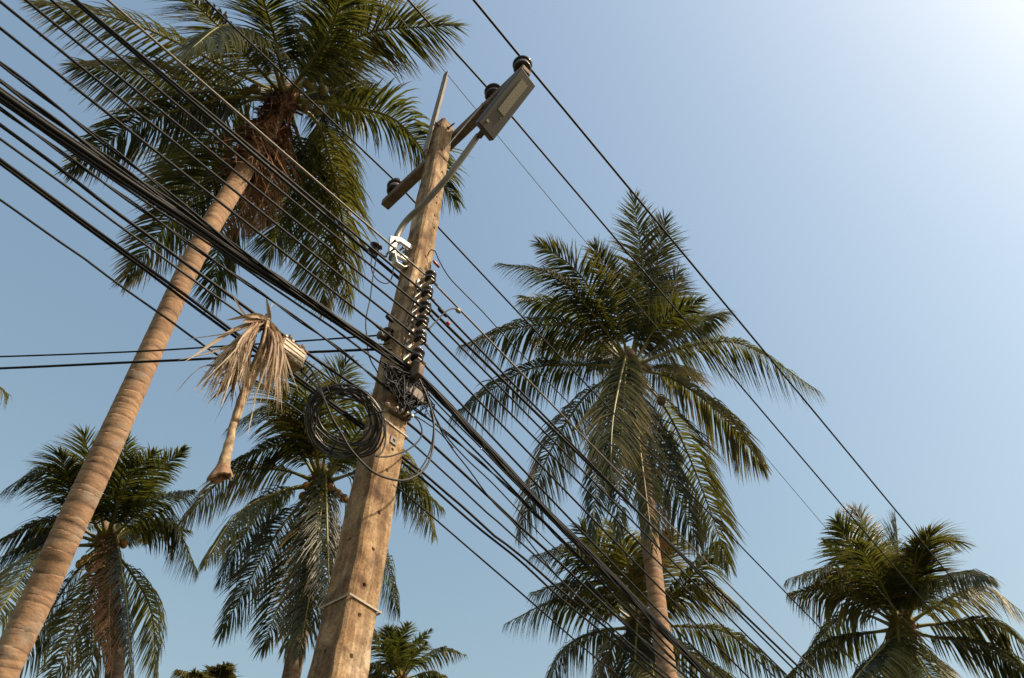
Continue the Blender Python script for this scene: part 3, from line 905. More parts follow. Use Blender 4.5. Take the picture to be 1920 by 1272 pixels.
for (n_, t_, z_) in ((0.03, -half(8.7) - 0.014, 8.72), (-0.03, -half(8.7) - 0.014, 8.86)):
    MB().lathe(PL(n_, t_ - 0.03, z_), T, [(0, 0.009), (0.03, 0.009), (0.03, 0.016), (0.045, 0.016)], 8).build('through_bolt', M['steel_dark'], pole)
mb.lathe(PL(half(8.75) - 0.01, 0.0, 8.74), N, [(0, 0.016), (0.02, 0.016), (0.02, 0.008), (0.09, 0.008)], 8)
mb.build('through_bolt', M['steel_dark'], pole)

# ------------------------------------------------------------------ high-voltage pin insulators on the crossarm
def insulator(base, lab, band=True):
    root = empty('pin_insulator', tuple(base), lab, 'insulator', 'pin insulators on the crossarm')
    mb = MB().lathe(base, Z, [(0.0, 0.022), (0.03, 0.022), (0.03, 0.034), (0.045, 0.034), (0.045, 0.014), (0.09, 0.014)], 10)
    mb.build('pin', M['steel'], root)
    b = np.array(base) + Z * 0.05
    prof = [(0.0, 0.03), (0.0, 0.062), (0.012, 0.082), (0.03, 0.086), (0.055, 0.074), (0.062, 0.056)]
    MB().lathe(b, Z, prof, 24).build('lower_shed', M['porcelain'], root)
    MB().lathe(b + Z * 0.060, Z, [(0.0, 0.060), (0.006, 0.073), (0.032, 0.073), (0.038, 0.06)], 24).build('waist', M['porcelain_band' if band else 'porcelain'], root)
    prof = [(0.0, 0.05), (0.006, 0.084), (0.022, 0.095), (0.042, 0.088), (0.056, 0.062), (0.066, 0.05), (0.076, 0.05), (0.086, 0.064), (0.104, 0.064), (0.118, 0.046), (0.122, 0.01)]
    MB().lathe(b + Z * 0.098, Z, prof, 24).build('upper_shed', M['porcelain'], root)
    return np.array(base) + Z * 0.232
armlen = np.linalg.norm(aR - aL)
mid = (aL + aR) / 2
def arm_n(n):       # point on top of the arm at lateral offset n
    k = (n - (aL - P0) @ N) / (ad @ N)
    return aL + ad * k + Z * 0.05
top1 = insulator(arm_n((aR - P0) @ N - 0.06), 'banded brown pin insulator at the right tip of the crossarm, beyond the lamp')
top2 = insulator(arm_n(0.55), 'plain dark brown pin insulator half hidden behind the grey street lamp', False)
top3 = insulator(arm_n((aL - P0) @ N + 0.13), 'brown pin insulator on the left end of the crossarm')

# ------------------------------------------------------------------ wires
def attach_path(s0, pts, att=None, t_end=34.0, mode='fit', basis='sag', step=0.3):
    """wire in the vertical plane n=s0; heights read from the photograph left and right of the pole"""
    tz = np.array([on_n(px, py, s0) for px, py in pts])
    if att is None:
        k = np.argmin(abs(tz[:, 0])); att = (0.0, np.interp(0.0, tz[:, 0], tz[:, 1]))
    t0, z0 = att
    out_t = []; out_z = []
    for sgn in (-1, 1):
        m = (tz[:, 0] - t0) * sgn > 0.12
        x = (tz[m, 0] - t0) * sgn; y = tz[m, 1] - z0
        xs = np.concatenate([np.arange(0, 3.0, 0.12), np.arange(3.0, t_end, 0.7)])
        fb = lambda q: q - q * q / (2 * 17.0) if basis == 'sag' else q
        a = (fb(x) @ y) / (fb(x) @ fb(x)) if len(x) else -0.05
        zz = a * fb(xs)
        if mode == 'trace' and len(x) > 1:
            o = np.argsort(x); x = x[o]; y = y[o]
            res = np.interp(xs, np.concatenate([[0], x, [x[-1] + 1.5]]), np.concatenate([[0], y - a * fb(x), [0]]))
            ker = np.array([0.25, 0.5, 0.25]); res[1:-1] = np.convolve(res, ker, 'same')[1:-1]
            zz = zz + res
        if sgn < 0: out_t += list((t0 - xs)[::-1]); out_z += list((z0 + zz)[::-1])
        else: out_t += list((t0 + xs)[1:]); out_z += list((z0 + zz)[1:])
    return np.array([PL(s0, t, z) for t, z in zip(out_t, out_z)])

def wire(name, label, path, r, mat, cat='power line', group=None, sides=7):
    v, f = tube(path, r, sides)
    o = obj(name, v, f, mat)
    tag(o, label, cat, group)
    return rebase(o, path[len(path) // 2])

def twisted(name, label, path, r, mat, cat='cable', group=None, pitch=0.5, gap=1.0, seed=0, strands=2, mats=None):
    """lashed or twisted pair: each strand is a part"""
    s = np.concatenate([[0], np.cumsum(np.linalg.norm(np.diff(path, axis=0), axis=1))])
    q = np.arange(0, s[-1], 0.07)
    P = np.stack([np.interp(q, s, path[:, k]) for k in range(3)], 1)
    tg, A, B = frames(P)
    rng = np.random.default_rng(seed)
    ph = q / pitch * 2 * math.pi + 1.2 * np.sin(q * 0.9 + rng.random() * 6) 
    root = empty(name, tuple(P[len(P) // 2]), label, cat, group)
    for i in range(strands):
        w = ph + i * 2 * math.pi / strands
        off = (A * np.cos(w)[:, None] + B * np.sin(w)[:, None]) * r * gap
        v, f = tube(P + off, r * (1.0 if i == 0 else 0.8), 6)
        obj('strand', v, f, (mats or [mat] * strands)[i], root)
    return root

WG = {'hv': 'high power lines on the crossarm', 'lv': 'power lines on the spool rack', 'tel': 'telephone cables'}
px = {}
px['hv1'] = [(888, 0), (1187, 360), (1335, 547), (1547, 806), (1628, 900), (1784, 1084), (1905, 1225)]
px['hv2'] = [(765, 0), (819, 60), (1060, 339), (1176, 478), (1560, 926), (1604, 976)]
px['hv3'] = [(384, 0), (542, 150), (640, 241), (763, 362), (824, 427), (909, 519), (1010, 630), (1117, 740), (1217, 843), (1320, 952), (1422, 1060), (1567, 1207)]
def hv(topp, pts, dside):
    n = (topp - P0) @ N + dside; t0 = (topp - P0) @ T
    # lateral offset chosen so that the traced line meets the insulator groove
    return n, t0
def solve_s(pix, z):
    lo, hi = -1.5, 1.6
    for _ in range(50):
        m = (lo + hi) / 2
        if on_n(*pix, m)[1] > z: lo = m
        else: hi = m
    return (lo + hi) / 2
for key, topp, pix, lab, r in (('hv1', top1, (980, 112), 'thick black power line over the crossarm\'s right tip insulator, farthest right of all', 0.0125),
                               ('hv2', top2, (914, 165), 'black power line passing behind the street lamp over the hidden insulator', 0.0105),
                               ('hv3', top3, (738, 337), 'black power line over the crossarm\'s left insulator', 0.0105)):
    s0 = solve_s(pix, topp[2] - 0.01)
    t0 = on_n(*pix, s0)[0]
    path = attach_path(s0, px[key], att=(t0, topp[2] - 0.01), basis='lin' if key != 'hv3' else 'sag')
    wire('power_line', lab, path, r, M['rubber'], group=WG['hv'])
path = attach_path(0.0, [(781, 71), (895, 201), (933, 250), (1060, 407), (1088, 445), (1440, 861), (1560, 1005)], att=(tS, zS - 0.02))
wire('earth_wire', 'hair-thin grey earth wire from the tip of the angle iron above the pole', path, 0.0042, M['earth'], cat='wire')

# low-voltage wires on the spool rack
RN = 0.205
left = {
 1: [(202, 0), (405, 173), (587, 337), (638, 380), (728, 460)],
 2: [(145, 0), (320, 153), (467, 275), (575, 364), (620, 402), (693, 462), (737, 500)],
 3: [(98, 0), (190, 78), (320, 187), (390, 247), (530, 362), (643, 458), (705, 507)],
 4: [(52, 0), (307, 212), (372, 267), (487, 362), (643, 490), (698, 537)],
 5: [(2, 0), (260, 212), (355, 293), (443, 362), (620, 505), (660, 537), (727, 595)],
 6: [(0, 47), (202, 212), (300, 292), (388, 362), (480, 435), (620, 548), (715, 623)]}
right = {
 1: [(860, 585), (927, 650), (1045, 772), (1167, 893), (1297, 1027), (1417, 1148), (1507, 1235)],
 2: [(832, 588), (860, 618), (927, 683), (1010, 772), (1100, 862), (1200, 962)],
 3: [(860, 647), (927, 718), (982, 772), (1060, 850), (1140, 930)],
 4: [(860, 683), (952, 772), (1040, 858), (1093, 912)],
 5: [(883, 737), (917, 772), (1010, 870), (1080, 940)],
 6: [(840, 735), (878, 772), (943, 843), (1010, 910)]}
spool_px = {1: (807, 520), 2: (801, 549), 3: (797, 578), 4: (792, 604), 5: (788, 633), 6: (783, 667)}
words = {1: ('bare sunlit aluminium wire tied to the top spool of the rack', 'alu', 0.0075),
         2: ('dark power wire on the second spool down, lying against a thicker cable', 'rubber', 0.0085),
         3: ('dark power wire tied to the third spool down the rack', 'rubber', 0.0075),
         4: ('dark power wire tied to the fourth spool down the rack', 'rubber', 0.0075),
         5: ('dark power wire tied to the fifth spool down the rack', 'rubber', 0.0075),
         6: ('dark power wire tied to the lowest spool of the rack', 'rubber', 0.0075)}
spool_at = {}
for k in range(1, 7):
    t0, z0 = on_n(*spool_px[k], RN + 0.02)
    spool_at[k] = (t0, z0)
    wp = (spool_px[k][0], spool_px[k][1] + 4)
    tw, zw = on_n(*wp, RN - 0.03)
    path = attach_path(RN - 0.03, left[k] + right[k], att=(tw, zw))
    wire('power_wire', words[k][0], path, words[k][2], M[words[k][1]], cat='power line', group=WG['lv'])
path = attach_path(-0.155, [(132, 0), (320, 157), (467, 280), (567, 364), (673, 455), (745, 519), (805, 575), (843, 612), (927, 700), (1002, 772), (1090, 855), (1200, 965)])
wire('power_cable', 'thick dark power cable that passes behind the pole just under the white lamp bracket', path, 0.0125, M['rubber'], cat='power line', group=WG['lv'])

# telecom cables
main_px = [(0, 172), (38, 200), (100, 245), (158, 282), (250, 347), (317, 390), (367, 423), (425, 465), (483, 505), (575, 562), (653, 613), (703, 648), (773, 693), (843, 760), (877, 800), (943, 868), (1033, 967), (1095, 1025), (1173, 1105), (1220, 1153), (1333, 1272)]
path = attach_path(0.15, main_px, mode='trace')
root = empty('cable_bundle', tuple(path[len(path) // 2]), 'thickest black cable bundle, lashed to a sunlit messenger wire, crossing the pole below the rack', 'cable', WG['tel'])
v, f = tube(path, 0.0128, 8); obj('cable', v, f, M['rubber'], root)
v, f = tube(path + Z * 0.019 + N * 0.004, 0.006, 6); obj('messenger_wire', v, f, M['rubber_grey'], root)
v, f = tube(path - Z * 0.018 - N * 0.012, 0.009, 6); obj('cable', v, f, M['rubber'], root)

def tele(kind, label, s0, pts, r, seed, mat='rubber', **kw):
    r = r * 0.76
    path = attach_path(s0, pts, mode='trace')
    rng = np.random.default_rng(seed)
    wob = np.cumsum(rng.normal(0, 0.006, (len(path), 1)), axis=0); wob -= np.linspace(wob[0], wob[-1], len(path))
    path = path + Z * np.clip(wob, -0.02, 0.02) * 0.6
    if kind == 'wire':
        return wire('telephone_cable', label, path, r, M[mat], cat='cable', group=WG['tel'])
    return twisted('telephone_cable', label, path, r, M[mat], 'cable', WG['tel'], seed=seed, **kw)

tele('tw', 'kinked twisted cable, topmost of the telephone cables at the left edge', 0.17,
     [(0, 118), (35, 147), (103, 200), (158, 242), (225, 293), (320, 368), (347, 392), (420, 448), (500, 508), (600, 575), (690, 636), (770, 688), (843, 764), (900, 830), (1010, 945), (1150, 1085), (1320, 1263)], 0.0085, 1, pitch=0.9)
tele('tw', 'twisted pair of cables just above the thickest bundle at the left edge', 0.16,
     [(0, 150), (62, 200), (117, 235), (167, 272), (320, 380), (380, 425), (470, 490), (575, 558), (690, 640), (770, 694), (840, 768), (935, 868), (1020, 960), (1170, 1112), (1320, 1268)], 0.0095, 2, pitch=0.7)
tele('wire', 'thin cable that slips below the thickest bundle from the left edge', 0.13,
     [(0, 190), (33, 212), (153, 295), (233, 352), (307, 400), (370, 440), (417, 470), (465, 505), (525, 545), (560, 570), (627, 613), (680, 655), (720, 683), (775, 722), (807, 755), (860, 812), (927, 878), (985, 940), (1080, 1035), (1200, 1155), (1310, 1272)], 0.0085, 3)
tele('tw', 'loosely twisted cable ending near the yellow connectors', 0.12,
     [(3, 202), (33, 223), (82, 258), (140, 300), (205, 347), (250, 378), (300, 412), (358, 457), (428, 505), (467, 530), (513, 562), (560, 598), (593, 620), (643, 655), (700, 705), (760, 752), (815, 790), (885, 850), (935, 895), (1010, 968), (1100, 1060), (1290, 1265)], 0.007, 4, pitch=0.6)
tele('wire', 'second cable just below the twisted pair, hugging the thickest bundle right of the pole', 0.16,
     [(0, 145), (90, 212), (108, 228), (200, 297), (320, 384), (430, 460), (560, 552), (700, 650), (775, 703), (815, 752), (885, 822), (935, 872), (1010, 948), (1100, 1040), (1200, 1140), (1326, 1272)], 0.007, 5)
tele('wire', 'upper thick black cable of the middle pair, above the yellow closure box', -0.135,
     [(0, 238), (133, 335), (183, 377), (232, 412), (300, 462), (367, 512), (437, 562), (487, 600), (515, 619), (570, 662), (653, 718), (763, 793), (810, 836), (877, 898), (935, 952), (967, 983), (1038, 1047), (1107, 1112), (1200, 1200)], 0.0125, 6)
tele('wire', 'lower sunlit cable of the middle pair, on which the closure box hangs', -0.13,
     [(0, 257), (145, 360), (212, 412), (300, 475), (358, 520), (417, 562), (461, 593), (577, 676), (640, 724), (760, 817), (805, 857), (905, 952), (972, 1012), (1033, 1068), (1078, 1112), (1180, 1208)], 0.0085, 7, mat='rubber_grey')
tele('wire', 'upper cable of the low pair that runs behind the coil and the pole', -0.16,
     [(0, 295), (158, 412), (300, 516), (362, 560), (430, 613), (465, 638), (553, 700), (587, 726), (627, 757), (690, 801), (753, 856), (793, 886), (863, 948), (900, 983), (987, 1053), (1053, 1112), (1137, 1180), (1233, 1262)], 0.0115, 8)
tele('wire', 'lower cable of the low pair that runs behind the coil and the pole', -0.18,
     [(0, 302), (147, 412), (300, 523), (350, 562), (430, 620), (465, 646), (553, 708), (587, 733), (690, 808), (753, 864), (793, 895), (856, 952), (900, 990), (975, 1048), (1042, 1112), (1137, 1190), (1225, 1266)], 0.0105, 9)
tele('wire', 'lowest thin black cable, apart from all the others', -0.17,
     [(0, 377), (50, 412), (320, 601), (370, 639), (455, 694), (572, 776), (742, 908), (795, 952), (900, 1043), (978, 1110), (1100, 1217)], 0.0075, 10)

# ------------------------------------------------------------------ spool rack
rz = [spool_at[k] for k in range(1, 7)]
rack = empty('spool_rack', tuple(PL(half(5.2), rz[-1][0], rz[-1][1] - 0.1)), 'steel rack with six dark brown spool insulators on the sunlit face of the pole', 'insulator rack')
for k in range(1, 7):
    t0, z0 = spool_at[k]
    c0 = PL(RN + 0.02, t0, z0)
    prof = [(-0.038, 0.018), (-0.038, 0.036), (-0.030, 0.041), (-0.018, 0.041), (-0.010, 0.027), (0.010, 0.027), (0.018, 0.041), (0.030, 0.041), (0.038, 0.036), (0.038, 0.012)]
    MB().lathe(c0, nrm(Z + N * (0.07 * math.sin(k * 2.3)) + T * (0.08 * math.cos(k * 3.1))), prof, 20).build('spool', M['porcelain'], rack)
    mb = MB()
    hw = half(z0)
    for dz in (-0.047, 0.047):
        a = PL(hw + 0.012, t0 * 0.6, z0 + dz); b = PL(RN + 0.048, t0, z0 + dz)
        mb.box((a + b) / 2, (b - a) / 2, T * 0.014, Z * 0.003)
    mb.box(PL(hw + 0.02, t0 * 0.6, z0), N * 0.003, T * 0.016, Z * 0.05)
    mb.lathe(PL(RN + 0.02, t0, z0 - 0.062), Z, [(0, 0.012), (0.012, 0.012), (0.012, 0.006), (0.116, 0.006), (0.116, 0.011), (0.126, 0.011)], 8)
    mb.build('clevis', M['steel'], rack, smooth=False)
    mb = MB()                          # tie wire on the line beside the spool
    tw, zw = on_n(spool_px[k][0], spool_px[k][1] + 4, RN - 0.03)
    mb.tube([PL(RN - 0.03, tw - 0.12, zw + 0.004), PL(RN - 0.03, tw - 0.06, zw), PL(RN - 0.028, tw + 0.07, zw)], 0.0105, 6)
    mb.build('tie_wire', M['alu'], rack)
mb = MB()
mb.box(PL(half(5.7) + 0.006, (rz[0][0] + rz[-1][0]) * 0.3, (rz[0][1] + rz[-1][1]) / 2), N * 0.005, T * 0.02, Z * ((rz[0][1] - rz[-1][1]) / 2 + 0.09))
mb.build('back_strap', M['steel'], rack, smooth=False)
zb = rz[-1][1]
MB().box(PL(half(zb) + 0.085, rz[-1][0] + 0.03, zb - 0.115), N * 0.075, T * 0.022, Z * 0.05, 0.004).build('end_block', M['timber'], rack, smooth=False)

# ------------------------------------------------------------------ street lamp
lamp_t = -0.215
pp = [(743, 449), (748, 436), (759, 418), (775, 401), (792, 386), (843, 328), (894, 258)]
pnz = [on_t(*p, lamp_t) for p in pp]
# inside the bracket the pipe stands vertical
lamp = empty('street_lamp', tuple(PL(0.0, -half(6.5), 6.4)), 'flat grey LED street lamp on a curved pipe arm with a white bracket', 'street lamp')
arm_pts = [PL(pnz[0][0], lamp_t, pnz[0][1] - 0.26)] + [PL(n, lamp_t, z) for n, z in pnz]
dend = nrm(arm_pts[-1] - arm_pts[-2])
arm_pts.append(arm_pts[-1] + dend * 0.005)
v, f = tube(spline(arm_pts, 40), 0.024, 12); obj('arm', v, f, M['pipe'], lamp)
# the lamp head lies in the plane of the arm's slope and the street direction
base_pt = arm_pts[-2]
slope = nrm(arm_pts[-2] - arm_pts[-3])
pn = nrm(np.cross(T, slope))
def on_plane(px, py, p0, nv):
    d = ray(px, py); return CAM + d * ((p0 - CAM) @ nv) / (d @ nv)
hd = [on_plane(*p, base_pt - pn * 0.0, pn) for p in ((967, 133), (998, 162), (918, 263), (886, 236))]
hc = sum(hd) / 4
hl = (np.linalg.norm(hd[0] - hd[3]) + np.linalg.norm(hd[1] - hd[2])) / 4
hw_ = (np.linalg.norm(hd[0] - hd[1]) + np.linalg.norm(hd[3] - hd[2])) / 4
ux = nrm((hd[0] - hd[3]) + (hd[1] - hd[2])); uy = nrm((hd[1] - hd[0])); uy = nrm(uy - ux * (uy @ ux)); uz = np.cross(ux, uy)
if uz[2] < 0: uz = -uz
hc = hc - uz * 0.07
print('lamp head size', hl * 2, hw_ * 2, 'centre', hc, 'ux', ux, 'uy', uy)
MB().box(hc + uz * 0.032, ux * hl, uy * hw_, uz * 0.03, 0.008).build('housing', M['lamp'], lamp, smooth=False)
MB().box(hc + ux * hl * 0.22, ux * hl * 0.56, uy * hw_ * 0.40, uz * 0.003).build('led_panel', M['led'], lamp, smooth=False)
MB().box(hc - ux * hl * 0.78 - uy * hw_ * 0.45, ux * 0.010, uy * 0.012, uz * 0.003).build('sensor', M['tie'], lamp, smooth=False)
MB().box(hc - ux * hl * 0.45 + uy * hw_ * 0.28, ux * 0.006, uy * 0.008, uz * 0.002).build('indicator', M['dull'], lamp, smooth=False)
# solar panel deck on top and a lug where the arm enters
MB().box(hc + uz * 0.0655, ux * hl * 0.96, uy * hw_ * 0.96, uz * 0.0025).build('top_deck', M['porcelain'], lamp, smooth=False)
MB().tube([hc - ux * (hl + 0.06) - uy * hw_ * 0.1 + uz * 0.03, hc - ux * hl * 0.5 - uy * hw_ * 0.1 + uz * 0.034], 0.025, 12).build('arm_socket', M['lamp'], lamp)
# white C-shaped bracket on the shaded side of the pole
def trace_n(pts, s): return [on_n(*p, s) for p in pts]
def ring_plate(name, outer, inner, s, th, mat, parent):
    o = trace_n(outer, s); i_ = trace_n(inner, s); n = len(o)
    v = []
    for d in (-th, th):
        v += [PL(s + d, t, z) for t, z in o] + [PL(s + d, t, z) for t, z in i_]
    f = []
    for k in range(n):
        l = (k + 1) % n
        f += [(k, l, n + l, n + k), (2 * n + k, 3 * n + k, 3 * n + l, 2 * n + l), (k, 2 * n + k, 2 * n + l, l), (n + k, n + l, 3 * n + l, 3 * n + k)]
    return obj(name, v, f, mat, parent, smooth=False)
ring_plate('bracket', [(731, 444), (750, 447), (781, 468), (775, 499), (752, 485), (729, 472)], [(742, 454), (749, 454), (773, 471), (769, 488), (753, 478), (739, 468)], 0.0, 0.011, M['white'], lamp)
mb = MB()
for (a, b) in (((737, 476), (741, 494)), ((741, 494), (755, 503)), ((755, 503), (772, 498))):
    (t1, z1), (t2, z2) = on_n(*a, 0.0), on_n(*b, 0.0)
    p, q = PL(0, t1, z1), PL(0, t2, z2)
    mb.box((p + q) / 2, (q - p) / 2, N * 0.022, np.cross(nrm(q - p), N) * 0.004)
mb.build('bracket_flange', M['white'], lamp, smooth=False)
for zz in (0.03, 0.17):
    cpt = PL(pnz[0][0], lamp_t, pnz[0][1] - zz)
    MB().lathe(cpt - Z * 0.012, Z, [(0, 0.026), (0, 0.033), (0.024, 0.033), (0.024, 0.026)], 14).build('pipe_clamp', M['white'], lamp)
for p in ((756, 465), (762, 469), (741, 452), (741, 466)):
    t, z = on_n(*p, 0.05)
    MB().lathe(PL(0.015, t, z), N, [(0, 0.008), (0.03, 0.008), (0.03, 0.012), (0.042, 0.012)], 8).build('bolt', M['steel_dark'], lamp)

# ------------------------------------------------------------------ secondary insulator and service clamps left of the pole
def spool_thing(pix, s, lab, tilt=(0, 0, 1), sc=1.0, mat='porcelain'):
    t0, z0 = on_n(*pix, s); c0 = PL(s, t0, z0)
    r = empty('spool_insulator', tuple(c0), lab, 'insulator', 'service spool insulators')
    prof = [(-0.045, 0.012), (-0.04, 0.04), (-0.026, 0.05), (-0.014, 0.03), (0.012, 0.03), (0.022, 0.05), (0.036, 0.045), (0.045, 0.012)]
    MB().lathe(c0, tilt, [(a * sc, b * sc) for a, b in prof], 18).build('spool', M[mat], r)
    return r, c0
r1, c1 = spool_thing((703, 467), -0.06, 'round glossy spool insulator hanging left of the white lamp bracket', (0.3, -0.4, 0.8), 0.95)
mb = MB()
tb, zb_ = on_n(775, 497, -0.06)
mb.tube(spline([c1, PL(-0.06, *on_n(722, 482, -0.06)), PL(-0.06, *on_n(727, 474, -0.06)), PL(-0.06, *on_n(738, 480, -0.06)), PL(-0.06, *on_n(762, 492, -0.06))], 20), 0.008, 6)
mb.build('hook', M['steel'], r1)
r2, c2 = spool_thing((727, 628), -0.03, 'dark spool insulator clamped to the shaded pole face where the thin house wire ends', (0, 0, 1), 0.9)
mb = MB().box(PL(-0.03, -half(5.2) - 0.05, c2[2]), N * 0.012, T * 0.07, Z * 0.004); mb.build('clamp', M['steel_dark'], r2, smooth=False)
r3, c3 = spool_thing((716, 630), -0.03, 'small grey-brown tensioner beside the clamped spool insulator', (0.6, 0.6, 0.3), 0.62, 'steel_dark')

def pxline(pts, s, n=40): return spline([PL(s, *on_n(*p, s)) for p in pts], n)
def jumper(lab, pts, s, r, mat='rubber', name='jumper_wire', group='loose jumper wires at the pole'):
    if np.isscalar(s): s = [s] * len(pts)
    path = spline([PL(q, *on_n(*p, q)) for p, q in zip(pts, s)], max(24, len(pts) * 8))
    o = wire(name, lab, path, r, M[mat], cat='wire', group=group)
    return o
jumper('thin black wire hanging in a U between the glossy spool and the lamp bracket', [(698, 474), (696, 500), (703, 520), (718, 531), (729, 530), (736, 515), (739, 480)], -0.08, 0.0042)
jumper('long thin black wire dropping from the glossy spool to the yellow connectors', [(707, 476), (700, 515), (694, 560), (686, 600), (688, 635), (690, 660), (697, 680), (706, 695), (713, 712)], -0.08, 0.0042)
jumper('thin black wire leaving a hole high on the sunlit pole face towards the right', [(802, 480), (806, 470), (815, 470), (824, 490), (842, 520), (870, 550), (905, 585), (960, 645), (1080, 770), (1180, 868)], [0.10, 0.12, 0.14, 0.15, 0.17, 0.18, 0.18, 0.18, 0.18, 0.18], 0.0045)
jumper('short black tap wire between the bare wire and the second spool line', [(858, 581), (848, 579), (834, 586), (820, 601), (803, 618)], 0.19, 0.005)
jumper('pale wire running down the sunlit pole face beside the rack', [(796, 517), (788, 532), (778, 555), (768, 582), (758, 615), (755, 650)], 0.10, 0.005, 'alu')
jumper('short black wire looping over the pole edge at the upper hole', [(806, 492), (807, 505), (800, 512), (793, 508)], 0.11, 0.004)
jumper('thin wire bowed round the left face by the clamped spool', [(737, 604), (744, 618), (742, 634), (734, 640), (722, 646), (706, 644), (698, 640)], -0.02, 0.004)
jumper('thin drop wire sagging away right of the pole, upper of two', [(808, 762), (820, 790), (840, 822), (877, 863), (920, 903), (967, 952), (977, 962), (988, 975), (1023, 1012), (1067, 1052), (1117, 1107), (1240, 1240)], 0.12, 0.0045)
jumper('thin drop wire sagging away right of the pole, lower of two', [(810, 768), (828, 810), (853, 848), (877, 878), (923, 940), (967, 985), (1040, 1075), (1130, 1165)], 0.11, 0.0045)
jumper('thin pale wire out of the yellow clamp below the tangle', [(713, 756), (745, 770), (777, 780), (805, 797), (826, 813), (850, 840)], 0.11, 0.004, 'rubber_grey')
# red connector and red cap
t, z = on_n(818, 494, 0.14)
ra = PL(0.14, *on_n(812, 489, 0.14)); rb = PL(0.14, *on_n(824, 502, 0.14))
o = obj('wire_connector', *tube([ra, ra + (rb - ra) * 0.15, ra + (rb - ra) * 0.85, rb], [0.006, 0.011, 0.011, 0.006], 8), M['red']); tag(o, 'small red tube connector beside the upper pole hole', 'connector'); rebase(o, ra)
t, z = on_n(840, 607, 0.175); c_ = PL(0.175, t, z)
o = nut_geo(c_, 0.016, Z, 1.0).build('line_marker', M['red']); tag(o, 'small red cap clipped on a power wire right of the rack', 'connector'); rebase(o, c_)
ca = PL(0.175, *on_n(855, 579, 0.175)); cb = PL(0.175, *on_n(863, 587, 0.175))
o = obj('wire_splice', *tube([ca, ca + (cb - ca) * 0.3, ca + (cb - ca) * 0.7, cb], [0.009, 0.017, 0.017, 0.009], 8), M['steel']); tag(o, 'grey splice clamp on the bare sunlit wire right of the pole', 'connector'); rebase(o, ca)
ca = PL(0.175, *on_n(724, 592, 0.175)); cb = PL(0.175, *on_n(737, 604, 0.175))
o = obj('wire_splice', *tube([ca, ca + (cb - ca) * 0.25, ca + (cb - ca) * 0.75, cb], [0.009, 0.014, 0.014, 0.009], 8), M['rubber']); tag(o, 'black taped splice on the fifth power wire left of the pole', 'connector'); rebase(o, ca)
ca = PL(0.175, *on_n(822, 578, 0.175)); cb = PL(0.175, *on_n(838, 594, 0.175))
o = obj('wire_splice', *tube([ca, ca + (cb - ca) * 0.2, ca + (cb - ca) * 0.8, cb], [0.01, 0.016, 0.014, 0.01], 8), M['rubber']); tag(o, 'black taped splice on the second power wire right of the pole', 'connector'); rebase(o, ca)

# house wires going off to the left
def house_wire(lab, pts, rr, r):
    path = spline([at_r(p[0], p[1], q) for p, q in zip(pts, rr)], 60)
    return wire('house_wire', lab, path, r, M['rubber'], cat='wire', group='wires crossing to the left')
e1r = np.linalg.norm(c3 - CAM)
house_wire('upper thin wire running nearly level to the left, across the leaning trunk', [(712, 629), (619, 636), (546, 641), (412, 650), (243, 660), (0, 669), (-260, 675)], [e1r, e1r + 0.15, e1r + 0.28, e1r + 0.55, e1r + 0.9, e1r + 1.5, e1r + 2.6], 0.006)
e2 = np.linalg.norm(PL(0.0, -0.1, 5.05) - CAM)
house_wire('lower thicker wire running nearly level to the left, below the thin one', [(735, 655), (690, 656), (619, 659), (575, 661), (407, 672), (238, 680), (0, 691), (-260, 700)], [e2 + 0.05, e2 + 0.1, e2 + 0.18, e2 + 0.24, e2 + 0.55, e2 + 0.9, e2 + 1.5, e2 + 2.6], 0.0085)

# ------------------------------------------------------------------ tangle of wires on the pole face
rng = np.random.default_rng(77)
tangle = empty('wire_tangle', tuple(PL(0.12, 0.0, 4.95)), 'messy knot of thin black wires where the cables cross the pole', 'wires')
nodes = [(722, 683), (735, 690), (748, 700), (760, 705), (772, 700), (730, 715), (745, 725), (757, 735), (765, 750), (770, 765), (762, 778), (750, 760), (790, 715), (800, 735), (806, 755), (785, 740), (776, 722)]
for i in range(46):
    k = rng.integers(3, 6)
    a = nodes[rng.integers(0, 7)]
    seq = [a] + [nodes[rng.integers(0, len(nodes))] for _ in range(k - 2)] + [nodes[rng.integers(6, len(nodes))]]
    seq = sorted(seq, key=lambda p: p[0] * 0.5 + p[1])
    pts = []
    for q in seq:
        s = rng.uniform(0.10, 0.2)
        pts.append(PL(s, *on_n(q[0] + rng.normal(0, 5), q[1] + rng.normal(0, 5), s)))
    v, f = tube(spline(pts, 26), rng.uniform(0.0028, 0.0055), 5); obj('wire', v, f, M['rubber'], tangle)
for i in range(16):          # frayed ends fanning out right of the pole
    a = nodes[rng.integers(12, 17)]; s = rng.uniform(0.10, 0.18)
    b = (a[0] + rng.uniform(-24, 14), a[1] + rng.uniform(5, 26)); c = (b[0] + rng.uniform(-14, 10), b[1] + rng.uniform(-6, 16))
    v, f = tube(spline([PL(s, *on_n(*q, s)) for q in (a, ((a[0] + b[0]) / 2 + rng.normal(0, 4), (a[1] + b[1]) / 2 + rng.normal(0, 4)), b, c)], 18), 0.003, 5); obj('wire', v, f, M['rubber'], tangle)
# dark clamp behind the knot
MB().box(PL(half(5) + 0.045, 0.03, 5.06), N * 0.04, T * 0.085, Z * 0.045, 0.008).build('clamp_block', M['steel_dark'], tangle, smooth=False)
o = obj('clamp_bag', *tube(spline([PL(0.12, *on_n(*p, 0.12)) for p in ((776, 722), (783, 735), (790, 742), (797, 735))], 12), [0.02 + 0.035 * math.sin(math.pi * min(1, (i + 1) / 12)) for i in range(12)], 9), M['rubber'], tangle)

